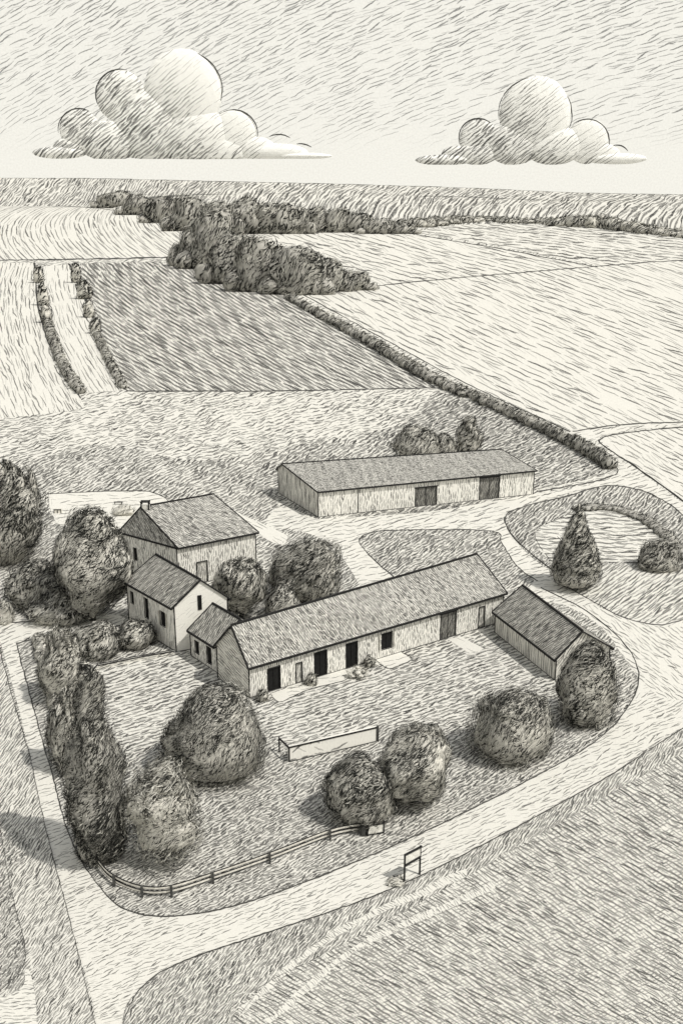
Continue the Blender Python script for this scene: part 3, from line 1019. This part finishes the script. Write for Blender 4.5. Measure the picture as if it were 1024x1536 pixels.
# small box chimney at the ridge end
chb = MB()
q = np.array([ra[0], ra[1], ra[2]]) + np.array([.7, .2, 0])
for dx in (-.55, .55):
    for dy in (-.35, .35): chb.beam(q + (dx, dy, -.3), q + (dx, dy, .9), .09)
chb.beam(q + (-.6, 0, .1), q + (.6, 0, .1), .30, .35, 1)
chb.beam(q + (-.7, -.35, .95), q + (.7, -.35, .95), .08); chb.beam(q + (-.7, .35, .95), q + (.7, .35, .95), .08)
chb.build('chimney', [M_INK, M_PAPER], b.root)

# back shed
h = hgt(475, 776, 738)
c, o1, o4, o2 = corners(h, (477, 738), (801, 706), (417, 704))
Ra = over(c, (o2 - c)[:2], 425, 697)
Rb = np.array([*(over(o1, (o2 - c)[:2], 750, 671)[:2]), Ra[2]])
PXS = ppm(c)
b = Building('long_shed', [c, o1, o4, o2], h, Ra, Rb, 'long low shed with two dark sliding doors, farthest back beside the meadow', 'shed',
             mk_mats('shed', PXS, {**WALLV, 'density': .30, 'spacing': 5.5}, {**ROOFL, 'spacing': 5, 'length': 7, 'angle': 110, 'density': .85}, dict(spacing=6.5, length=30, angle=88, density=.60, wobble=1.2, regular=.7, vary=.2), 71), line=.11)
b.hole(0, 622, 655, 731, 764, 'barn_door'); b.hole(0, 718, 749, 716, 749, 'barn_door')
b.build()
A, B = b.K[0], b.K[1]; d = (B - A) / np.linalg.norm(B - A)
p = over(A, d, 537, 755)
mb = MB(); mb.beam((p[0], p[1] - .05, 0), (p[0], p[1] - .05, h - .1), .06); mb.build('downpipe', M_INK, b.root)

# boarded shed on the right
h = hgt(829, 1021, 986)
c, o1, o4, o2 = corners(h, (834, 986), (914, 971), (743, 917))
apx = over(c, (o1 - c)[:2], 871, 947)
far = over(o2, (o1 - c)[:2], 784, 884)
b = Building('boarded_shed', [o1, o4, o2, c], h, apx, np.array([far[0], far[1], apx[2]]), 'narrow shed with upright boards and dark roof, by the road bend', 'shed',
             mk_mats('bshed', ppm(c), dict(spacing=9, length=60, angle=90, density=.46, wobble=.5, regular=.9, vary=.1), ROOFD, dict(spacing=7, length=18, angle=50, density=.45, wobble=2, regular=.3, vary=.3), 85))
b.build()

# ------------------------------------------------------------------ trees and bushes
G1 = 'garden trees around the farm'
tree('round_tree', (245, 397, 1012, 1158), 'broad round tree on the lawn right in front of the annex and long farm building', group=G1, kind='mound', seed=11, shares=(.66, .2))
tree('young_tree', (182, 300, 1150, 1290), 'wispy open young tree with a visible stem, inside the fence corner', group=G1, kind='round', seed=12, clear=.7, shares=(.42, .2), per=.10, rag=.3, core=.72, fuzz=.34, spread=.4)
tree('round_tree', (562, 676, 1080, 1208), 'round tree just right of the end of the low white wall', group=G1, seed=14, clear=.4, rag=.12)
tree('round_tree', (482, 597, 1124, 1228), 'dark round tree directly behind the small white gate by the road', group=G1, seed=13, clear=.4, kind='mound', shares=(.72, .16), rag=.2)
tree('round_tree', (700, 836, 1013, 1132), 'wide shaggy tree on the turf in front of the boarded shed', group=G1, seed=15, kind='mound', shares=(.66, .18), rag=.18)
tree('round_tree', (834, 932, 955, 1078), 'dense tree hugging the gable end of the boarded shed at the bend', group=G1, seed=16, kind='mound', shares=(.7, .18))
tree('conical_tree', (824, 905, 760, 884), 'dark teardrop shaped evergreen beside the pond', 'tree', group=G1, kind='cone', seed=17, clear=.1, shares=(.72, .18))
tree('bush', (956, 1026, 806, 854), 'low rounded bush on the right bank of the pond', 'bush', kind='mound', seed=18, clear=.05, shares=(.66, .2))
tree('round_tree', (398, 516, 796, 896), 'large spreading tree behind the long farm building, right of its neighbour', group=G1, kind='mound', seed=19)
tree('round_tree', (320, 402, 832, 926), 'tree squeezed between the white house and the rear tree, left of the larger one', group=G1, seed=20, shares=(.68, .2))
tree('bush', (396, 452, 880, 925), 'low bush tucked under the big tree against the long roof', 'bush', kind='mound', seed=21, clear=.05)
tree('pointed_tree', (-60, 72, 692, 842), 'big pointed dark tree cut by the left edge beside the paved yard', group=G1, kind='spiky', seed=22, shares=(.72, .16), rag=.35, lean=(.5, 0, .9))
tree('round_tree', (74, 192, 766, 932), 'big dark tree left of the two houses', group=G1, kind='round', seed=23, shares=(.74, .16), clear=.5)
tree('round_tree', (10, 100, 830, 908), 'low dark thicket tree at the left edge under the pointed tree', group=G1, kind='mound', seed=24, shares=(.74, .16))
tree('bush', (44, 132, 884, 936), 'scrubby bush standing along the lane by the left edge', 'bush', kind='mound', seed=25, clear=.05, shares=(.58, .2))
tree('bush', (-12, 20, 898, 934), 'small pale bush at the far left beside the lane', 'bush', kind='mound', seed=26, clear=.05, shares=(.3, .2))
tree('tall_tree', (92, 190, 1000, 1292), 'very tall dark column of a tree beside the left lane', group=G1, kind='column', seed=27, shares=(.76, .12), coremat=M_CORE2)
tree('round_tree', (56, 132, 942, 1048), 'loose ragged tree at the lane corner, farthest in the row by the left lane', group=G1, kind='spiky', seed=28, shares=(.5, .25), rag=.2)
tree('round_tree', (68, 136, 1030, 1150), 'ragged bushy tree between the corner tree and the tall dark column tree', group=G1, kind='spiky', seed=43, shares=(.58, .22), rag=.2)
tree('bush', (112, 186, 1212, 1290), 'dark low bush at the foot of the tall column tree', 'bush', kind='mound', seed=38, clear=.05, shares=(.74, .16))
tree('bush', (112, 182, 930, 985), 'leafy bush in the hedge row between the lane and the lawn wall', 'bush', kind='mound', seed=29, clear=.05)
tree('bush', (174, 232, 926, 972), 'dark bush against the left foot of the white house', 'bush', kind='mound', seed=30, clear=.05, shares=(.74, .16))
tree('round_tree', (588, 662, 636, 690), 'tree peeping over the back of the long shed, left of the pointed one', group='trees behind the long shed', kind='mound', seed=31)
tree('conical_tree', (680, 726, 622, 682), 'pointed tree behind the long shed roof', group='trees behind the long shed', kind='column', seed=32, shares=(.7, .2))
tree('bush', (640, 690, 652, 690), 'small bush between the two trees behind the long shed', 'bush', kind='mound', seed=33, clear=.05)
tree('bush', (518, 556, 998, 1018), 'low tufty shrub in front of the middle doorway', 'bush', kind='open', seed=34, clear=.05, shares=(.35, .3), per=.06)
tree('bush', (458, 476, 1010, 1028), 'tiny dark shrub in a tub spot beside the patio', 'bush', kind='mound', seed=35, clear=.02)
tree('bush', (384, 404, 1034, 1052), 'small shrub at the left corner of the patio', 'bush', kind='mound', seed=36, clear=.02)
tree('bush', (545, 562, 984, 1000), 'little dark shrub left of the small square patio', 'bush', kind='mound', seed=37, clear=.02)

FS = dict(strokes=(9, 1.6), per=.075, fuzz=.14)
# hedges
hedge('field_hedge', [(432, 448), (500, 486), (560, 520), (640, 568), (700, 596)], 4.2, 2.6, 'dark straight hedge running down from the wood past the ploughed field', 'hedges', 41, shares=(.6, .25), strokes=(9, 1.6))
hedge('farm_hedge', [(690, 590), (760, 622), (830, 655), (880, 680), (914, 704)], 3.4, 2.4, 'thick hedge ending at the track corner behind the long shed', 'hedges', 47, shares=(.6, .25), strokes=(9, 1.6))
hedge('pond_hedge', [(868, 765), (910, 764), (955, 776), (990, 798), (1016, 828), (1045, 850)], 2.4, .8, 'dark curved hedge around the far bank of the pond', 'hedges', 53, shares=(.76, .16))
hedge('lane_hedge', [(58, 962), (72, 1020), (92, 1090), (104, 1140)], 1.6, 1.3, 'rough dark hedge along the left lane inside the fence line', 'hedges', 59, shares=(.5, .25), coremat=M_CORE)
hedge('wall_hedge', [(76, 962), (130, 964), (190, 962), (232, 962)], 1.6, 1.2, 'hedge between the side lane and the small lawn', 'hedges', 61, shares=(.5, .25), coremat=M_CORE)
# scrub lines between the western strips
g = 'scrub along the western strips'
for i, (bx, lb) in enumerate([((48, 66, 398, 424), 'dark clump at the top of the left scrub line'), ((55, 74, 424, 458), 'tall clump halfway down the left scrub line'), ((60, 78, 455, 484), 'clump below the tall one on the left scrub line'),
                              ((106, 122, 394, 424), 'dark clump at the top of the right scrub line'), ((112, 138, 420, 448), 'widest clump on the right scrub line'), ((124, 142, 448, 476), 'clump under the widest on the right scrub line'),
                              ((134, 152, 476, 500), 'lowest dark clump on the right scrub line')]):
    tree('shrub', bx, lb, 'shrub', g, kind='mound', seed=70 + i, clear=.1, shares=(.78, .15), per=.08, strokes=(8, 1.6))
hedge('strip_hedge', [(68, 470), (80, 512), (98, 556), (122, 592)], 3.2, 2.2, 'low scrubby hedge continuing the left scrub line downhill', g, 81, shares=(.5, .25), strokes=(8, 1.5))
hedge('strip_hedge', [(140, 492), (155, 525), (170, 556), (186, 584)], 2.6, 1.8, 'low scrubby hedge along the left side of the ploughed field', g, 83, shares=(.5, .25), strokes=(8, 1.5))

# the wood, front row large, back rows smaller
g = 'trees of the wood'
wood = [
    (150, 200, 286, 312), (185, 232, 290, 322), (222, 268, 294, 334), (258, 312, 290, 346), (300, 352, 298, 352), (340, 392, 296, 350), (382, 424, 302, 350),
    (410, 462, 303, 350), (452, 492, 308, 348), (484, 524, 310, 348), (516, 556, 318, 348), (548, 590, 326, 350), (580, 618, 333, 350),
    (270, 330, 336, 398), (285, 352, 322, 402), (318, 384, 346, 424), (352, 418, 350, 436), (392, 430, 366, 428), (410, 482, 366, 440), (470, 516, 388, 436), (508, 552, 402, 434), (430, 470, 402, 440)]
words = ['left end of the far row, low and small', 'second from the left in the far row', 'third from the left in the far row', 'just above the corner of the curved field', 'far row above the leftmost big tree', 'far row above the middle of the wood',
         'far row, touching the pale northern field', 'the widest crown of the far row', 'far row right of the widest crown', 'far row, middle of the thinning end', 'far row, third from its right end', 'far row, last but one at the right', 'last low tree, far row right end',
         'front row left end at the field corner', 'tallest of the front row with a pale crown', 'front row, second big crown from the left', 'front row, third big crown from the left', 'front row, narrow crown behind the round one', 'front row, the big round crown', 'front row, low crown right of the round one',
         'front row right end tapering to the hedge line', 'front row, dark low tree where the long hedge begins']
order = sorted(range(len(wood)), key=lambda i: wood[i][3])
for i in order:
    tree('wood_tree', wood[i], 'dark broadleaf tree of the wood, ' + words[i], 'tree', g, kind='far', seed=100 + i, clear=.5, shares=(.55, .25), strokes=(10, 1.5), per=.10, fuzz=.12, lean=(.6, 0, .8))

# far belt on the hill foot (nobody could count it)
bl = []
rr = random.Random(5)
for i in range(150):
    t = i / 149
    x = 560 + 520 * t
    y = np.interp(x, [560, 640, 720, 800, 900, 1024, 1080], [348, 340, 332, 336, 342, 356, 358]) + rr.uniform(-3, 1)
    P = at(x, y)
    hh = (6 + 9 * max(0, math.exp(-((x - 900) / 60) ** 2)) + 5 * math.exp(-((x - 640) / 60) ** 2)) * rr.uniform(.7, 1.2)
    bl.append((P[0], P[1], hh * .4, 14 * rr.uniform(.8, 1.2), 12, hh * .7))
o = crown_mesh('distant_wood', bl, ppm(at(800, 340)), .16, None, seed=9, strokes=(8, 1.5), shares=(.55, .25), lean=(.7, 0, .7))
props(o, 'long low belt of distant wood along the foot of the hills on the right', 'wood', None, 'stuff')

# ------------------------------------------------------------------ small things
# post and rail fence
fp = smooth([(112, 1195), (120, 1240), (133, 1275), (150, 1305), (172, 1327), (212, 1343), (256, 1343), (320, 1323), (405, 1293), (495, 1258), (546, 1248)], 6)
F3 = [at(p[0], p[1]) for p in fp]
fence = empty('rail_fence', tuple(F3[len(F3) // 2]), 'post and double rail fence curving round the grass inside the road', 'fence')
for z in (.45, .85):
    mb = MB()
    for a, b_ in zip(F3[:-1], F3[1:]): mb.beam(a + (0, 0, z), b_ + (0, 0, z), .05, .10)
    mb.build('rail', M_PLANK, fence)
    mb = MB()
    for a, b_ in zip(F3[:-1], F3[1:]):
        mb.beam(a + (0, .0, z - .12), b_ + (0, .0, z - .12), .05, .03); mb.beam(a + (0, 0, z + .11), b_ + (0, 0, z + .11), .05, .025)
    mb.build('rail_edge', M_INK, fence)
for x, y in [(120, 1240), (140, 1290), (172, 1329), (214, 1345), (258, 1345), (320, 1325), (405, 1295), (495, 1260), (541, 1252)]:
    P = at(x, y); mb = MB()
    w_ = .09
    mb.beam(P + (0, -.08, -.1), P + (0, -.08, 1.12), w_, w_); o = mb.build('post', M_INK2, fence)

# small white gate at the fence end
P0, P1 = at(551, 1254), at(575, 1250)
gt = empty('field_gate', tuple(P0), 'small white boarded gate with a dark frame at the road end of the rail fence', 'gate')
hh = 1.15
mb = MB(); mb.beam(P0 + (0, 0, .62), P1 + (0, 0, .62), .04, .42); mb.build('panel', M_PAPER, gt)
mb = MB()
for z in (.16, 1.08): mb.beam(P0 + (0, -.06, z), P1 + (0, -.06, z), .04)
mb.build('frame', M_INK, gt)
for P in (P0, P1):
    mb = MB(); mb.beam(P + (0, 0, -.1), P + (0, 0, 1.35), .07); mb.build('post', M_INK, gt)
mb = MB(); P = at(545, 1254); mb.beam(P + (0, 0, -.1), P + (0, 0, 1.25), .16); mb.build('gate_pier', M_INK2, gt)

# sign board on two posts beside the road
L0, L1 = at(606, 1324), at(629, 1312)
hs = hgt(606, 1322, 1280)
sg = empty('road_sign', tuple(L0), 'blank white sign board on two dark posts on the road verge', 'sign')
L1b = np.array([L1[0], L1[1], 0])
for P, top, bot in ((L0, hs, -.1), (L1b, hs + .1, -.1)):
    mb = MB(); mb.beam(P + (0, 0, bot), P + (0, 0, top), .075); mb.build('post', M_INK, sg)
mb = MB(); mb.beam(L0 + (0, -.03, hs - .5), L1b + (0, -.03, hs - .42), .03, .45); mb.build('sign_board', M_PAPER, sg)
mb = MB(); mb.beam(L0 + (-.05, -.07, hs - .02), L1b + (.12, -.07, hs + .12), .07); mb.beam(L0 + (0, -.07, hs - 1.0), L1b + (0, -.07, hs - .9), .09); mb.build('frame', M_INK, sg)
tree('grass_tuft', (578, 612, 1312, 1328), 'scruffy tuft at the foot of the sign posts', 'tuft', None, kind='mound', seed=201, clear=0, shares=(.6, .2), per=.05, core=.6)

# low white wall on the turf
A0, A1 = at(434, 1143), at(566, 1112)
hw = hgt(434, 1143, 1122)
wl = empty('low_wall', tuple((A0 + A1) / 2), 'long low white wall standing on the turf between the round trees', 'wall')
dv = (A1 - A0) / np.linalg.norm(A1 - A0)
nv_ = np.array([-dv[1], dv[0], 0])
mb = MB(); wall_m = hatch_mat('low_wall_face', uv_vec(ppm(A0)), spacing=8, length=20, angle=2, density=.12, regular=.4, wobble=1, paper=(.86, .85, .80))
mb.beam(A0 + nv_ * .2 + (0, 0, hw / 2), A1 + nv_ * .2 + (0, 0, hw / 2), .2, hw / 2 + .05); mb.build('wall', wall_m, wl)
mb = MB(); mb.beam(A0 + (0, 0, hw + .05), A1 + (0, 0, hw + .05), .06); mb.build('coping', M_INK, wl)
mb = MB(); mb.beam(A0 - nv_ * .05 + (0, 0, .05), A1 - nv_ * .05 + (0, 0, .05), .045); mb.build('plinth', M_INK2, wl)
Bk = at(419, 1128)
mb = MB(); mb.beam(A0 + (0, 0, hw), Bk + (0, 0, hw), .07); mb.beam(A0 + (0, 0, -.1), A0 + (0, 0, hw + .05), .07); mb.beam(Bk + (0, 0, -.1), Bk + (0, 0, hw + .12), .07); mb.build('end_rail', M_INK, wl)
mb = MB(); mb.beam(A1 + (0, 0, -.1), A1 + (0, 0, hw + .18), .13); mb.build('end_post', M_INK2, wl)

# stone wall round the small lawn
LW = [at(*p) for p in smooth([(141, 1036), (138, 1014, 1), (147, 1004, 1), (200, 993), (262, 982)], 6)]
lw = empty('stone_wall', tuple(LW[8]), 'low stone wall round the top of the small lawn beside the white house', 'wall')
mb = MB()
for a, b_ in zip(LW[:-1], LW[1:]): mb.beam(a + (0, 0, .27), b_ + (0, 0, .27), .16, .30)
mb.build('wall', hatch_mat('stone_wall_face', obj_vec(12), spacing=6, length=10, angle=10, density=.4, regular=.2), lw)
mb = MB()
for a, b_ in zip(LW[:-1], LW[1:]):
    mb.beam(a + (.0, -.16, .56), b_ + (0, -.16, .56), .055); mb.beam(a + (0, .16, .60), b_ + (0, .16, .60), .05)
mb.build('coping', M_INK, lw)
mb = MB(); mb.beam(LW[0] + (0, 0, -.1), LW[0] + (0, 0, .8), .2); mb.build('pier', M_PLANK, lw)

# stone gate pier beside the side lane, crates in the paved yard
P = at(146, 944); root = empty('stone_block', tuple(P), 'square weathered stone block on the edge of the side lane', 'stone')
mb = MB(); mb.beam(P + (-.55, 0, .5), P + (.55, 0, .5), .4, .5); mb.build('block', hatch_mat('stone_block_face', obj_vec(13), spacing=5, length=9, angle=50, density=.5), root)
mb = MB(); mb.beam(P + (-.6, -.36, 1.02), P + (.6, -.36, 1.02), .05); mb.beam(P + (-.58, -.42, 0), P + (-.58, -.42, 1), .04); mb.beam(P + (.58, -.42, 0), P + (.58, -.42, 1), .04); mb.build('edge_band', M_INK2, root)

P = at(88, 769); root = empty('wooden_crate', tuple(P), 'small open wooden crate standing in the paved yard', 'crate')
mb = MB(); mb.beam(P + (-.6, 0, .35), P + (.6, 0, .35), .45, .33); mb.build('box', M_PLANK, root)
mb = MB()
for dx in (-.62, 0, .62): mb.beam(P + (dx, -.47, 0), P + (dx, -.47, .75), .06)
mb.beam(P + (-.65, -.47, .74), P + (.65, -.47, .74), .06); mb.build('batten', M_INK2, root)
P = at(178, 757); root = empty('bench', tuple(P), 'low wooden bench at the far side of the paved yard', 'bench')
mb = MB(); mb.beam(P + (-.8, 0, .5), P + (.8, 0, .5), .22, .05); mb.build('seat', M_INK2, root)
for dx in (-.65, .65):
    mb = MB(); mb.beam(P + (dx, 0, 0), P + (dx, 0, .45), .06); mb.build('leg', M_INK2, root)
tree('bush', (168, 204, 756, 772), 'sprawling low weed clump in the middle of the paved yard', 'bush', None, kind='mound', seed=202, clear=0, shares=(.35, .3), per=.04)


# ------------------------------------------------------------------ clouds
def cloud(name, lumps, base_y, arcs, label, seed):
    """lumps: (x, y, r, squash) surveyed on the sky at 3500 m"""
    Y = 3600.0

    def S(x, y, dy=0.0):
        d = ray(x, y); return CAM + d * ((Y + dy) / d[1])
    s = np.linalg.norm(S(512, 160) - S(513, 160))
    c0 = S(lumps[0][0], base_y)
    root = empty(name, tuple(c0), label, 'cloud', 'clouds over the far hills')
    mb = MB()
    iv, itf = ICO3
    for x, y, r, q in lumps:
        c = S(x, y); fr = 2.6
        nz = np.array([mnoise.noise(Vector(tuple(p * fr + c * .01))) for p in iv])[:, None]
        vv = c + iv * (.99 + .02 * nz) * np.array([r * s, r * s * .22, r * s * q])
        zb = S(x, base_y)[2]
        vv[:, 2] = np.maximum(vv[:, 2], zb + (vv[:, 2] - zb) * .06)
        for f in itf:
            mb.face([vv[i] for i in f], [((vv[i][0] - c0[0]) / s, (vv[i][2] - c0[2]) / s) for i in f])
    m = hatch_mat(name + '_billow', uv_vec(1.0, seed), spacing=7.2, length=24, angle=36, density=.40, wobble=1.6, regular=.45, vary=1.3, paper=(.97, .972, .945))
    # cloud shade drawn into the colour: strokes thicken toward base and left
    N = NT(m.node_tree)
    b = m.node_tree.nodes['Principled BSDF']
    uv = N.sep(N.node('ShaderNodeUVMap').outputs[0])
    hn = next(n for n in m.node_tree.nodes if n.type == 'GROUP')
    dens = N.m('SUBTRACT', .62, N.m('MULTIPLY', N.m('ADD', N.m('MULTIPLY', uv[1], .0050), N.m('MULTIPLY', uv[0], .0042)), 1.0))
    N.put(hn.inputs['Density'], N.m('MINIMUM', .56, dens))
    # light passes through thin vapour
    out = m.node_tree.nodes['Material Output']
    tl = N.node('ShaderNodeBsdfTranslucent')
    col = b.inputs['Base Color'].links[0].from_socket
    N.put(tl.inputs['Color'], col)
    mx = N.node('ShaderNodeMixShader'); mx.inputs[0].default_value = .08
    m.node_tree.links.new(b.outputs[0], mx.inputs[1]); m.node_tree.links.new(tl.outputs[0], mx.inputs[2])
    m.node_tree.links.new(mx.outputs[0], out.inputs[0])
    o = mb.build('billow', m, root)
    for p in o.data.polygons: p.use_smooth = True
    mb = MB()
    rr = random.Random(int(seed))
    for cx, cy, r, a0, a1 in arcs:
        pts, rad = [], []
        n = 26
        for i in range(n + 1):
            a = math.radians(a0 + (a1 - a0) * i / n)
            pts.append(S(cx + math.cos(a) * (r * (1 + rr.uniform(-.008, .008)) + .4), cy - math.sin(a) * (r * (1 + rr.uniform(-.008, .008)) + .4), -4))
            rad.append(s * (.2 + .85 * math.sin(math.pi * i / n) ** .6))
        mb = MB(); mb.tube(pts, rad, 5); mb.build('cloud_rim', M_INK2, root)


tails = [(90, 229, 42, .22), (105, 220, 26, .5), (415, 228, 48, .26), (450, 234, 50, .1)]
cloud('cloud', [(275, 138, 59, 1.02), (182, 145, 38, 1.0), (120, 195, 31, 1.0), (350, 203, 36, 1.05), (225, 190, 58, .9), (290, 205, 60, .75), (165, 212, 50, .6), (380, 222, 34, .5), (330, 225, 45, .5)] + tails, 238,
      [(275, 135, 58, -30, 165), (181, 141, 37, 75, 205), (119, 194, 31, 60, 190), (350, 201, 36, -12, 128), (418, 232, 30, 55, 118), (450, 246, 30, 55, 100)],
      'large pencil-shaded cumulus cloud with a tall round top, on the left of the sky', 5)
tails = [(665, 240, 44, .18), (685, 231, 24, .5), (925, 238, 46, .18)]
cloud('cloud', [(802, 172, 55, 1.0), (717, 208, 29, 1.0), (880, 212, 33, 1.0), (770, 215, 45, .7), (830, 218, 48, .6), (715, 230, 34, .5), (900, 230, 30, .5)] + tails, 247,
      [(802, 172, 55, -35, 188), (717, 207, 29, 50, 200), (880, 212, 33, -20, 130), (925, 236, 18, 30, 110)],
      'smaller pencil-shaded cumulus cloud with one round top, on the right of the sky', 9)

# ------------------------------------------------------------------ light
SUN_AZ = np.array([.86, -.50]); EL = math.radians(55)
sv = Vector((SUN_AZ[0] * math.cos(EL), SUN_AZ[1] * math.cos(EL), math.sin(EL))).normalized()
sun = bpy.data.lights.new('sun', 'SUN'); sun.energy = 2.9; sun.angle = math.radians(.6); sun.color = (1, .955, .88)
so = bpy.data.objects.new('sun', sun); COL.objects.link(so)
so.rotation_euler = sv.to_track_quat('Z', 'Y').to_euler()
w = bpy.data.worlds.new('World'); sc.world = w; w.use_nodes = True
N = NT(w.node_tree)
bg = w.node_tree.nodes['Background']
sky = N.node('ShaderNodeTexSky', sky_type='NISHITA'); sky.sun_disc = False
sky.sun_elevation = EL; sky.sun_rotation = math.atan2(sv.x, sv.y)
bw = N.node('ShaderNodeRGBToBW'); N.put(bw.inputs[0], sky.outputs[0])
grey = N.mix(.8, sky.outputs[0], bw.outputs[0])
gen = N.node('ShaderNodeTexCoord').outputs['Generated']
g3 = N.sep(gen)
az = N.m('ARCTAN2', g3[0], g3[1])
el = N.m('ARCSINE', g3[2])
pv = N.xyz(N.m('MULTIPLY', az, 1450.0), N.m('MULTIPLY', el, 1450.0), 0.0)
hn = N.node('ShaderNodeGroup'); hn.node_tree = HG
N.put(hn.inputs['Vector'], pv)
elp = N.m('MULTIPLY', el, 1450.0)
dens = N.m('MINIMUM', N.m('ADD', N.m('MULTIPLY', elp, .0013), .02), .34)
for k, v in (('Spacing', 8.0), ('Length', 19), ('Wobble', 1.5), ('Regular', .5), ('Vary', .45)): hn.inputs[k].default_value = v
N.put(hn.inputs['Angle'], N.m('ADD', .40, N.m('MULTIPLY', az, -.25)))
N.put(hn.inputs['Density'], dens)
fade = N.step(elp, 42.0, 95.0)
paper = N.mix(N.m('MULTIPLY', hn.outputs['Mask'], N.m('MULTIPLY', fade, .85)), (.93, .908, .825), (.07, .07, .07))
paper = N.vm('MULTIPLY', paper, N.xyz(hn.outputs['Grain'], hn.outputs['Grain'], hn.outputs['Grain']))
STR = .14
paper = N.vm('MULTIPLY', paper, (1 / STR, 1 / STR, 1 / STR))
mixf = N.step(el, math.radians(28), math.radians(60))
N.put(bg.inputs['Color'], N.mix(mixf, paper, grey))
bg.inputs['Strength'].default_value = STR
w.cycles.sampling_method = 'MANUAL'; w.cycles.sample_map_resolution = 512
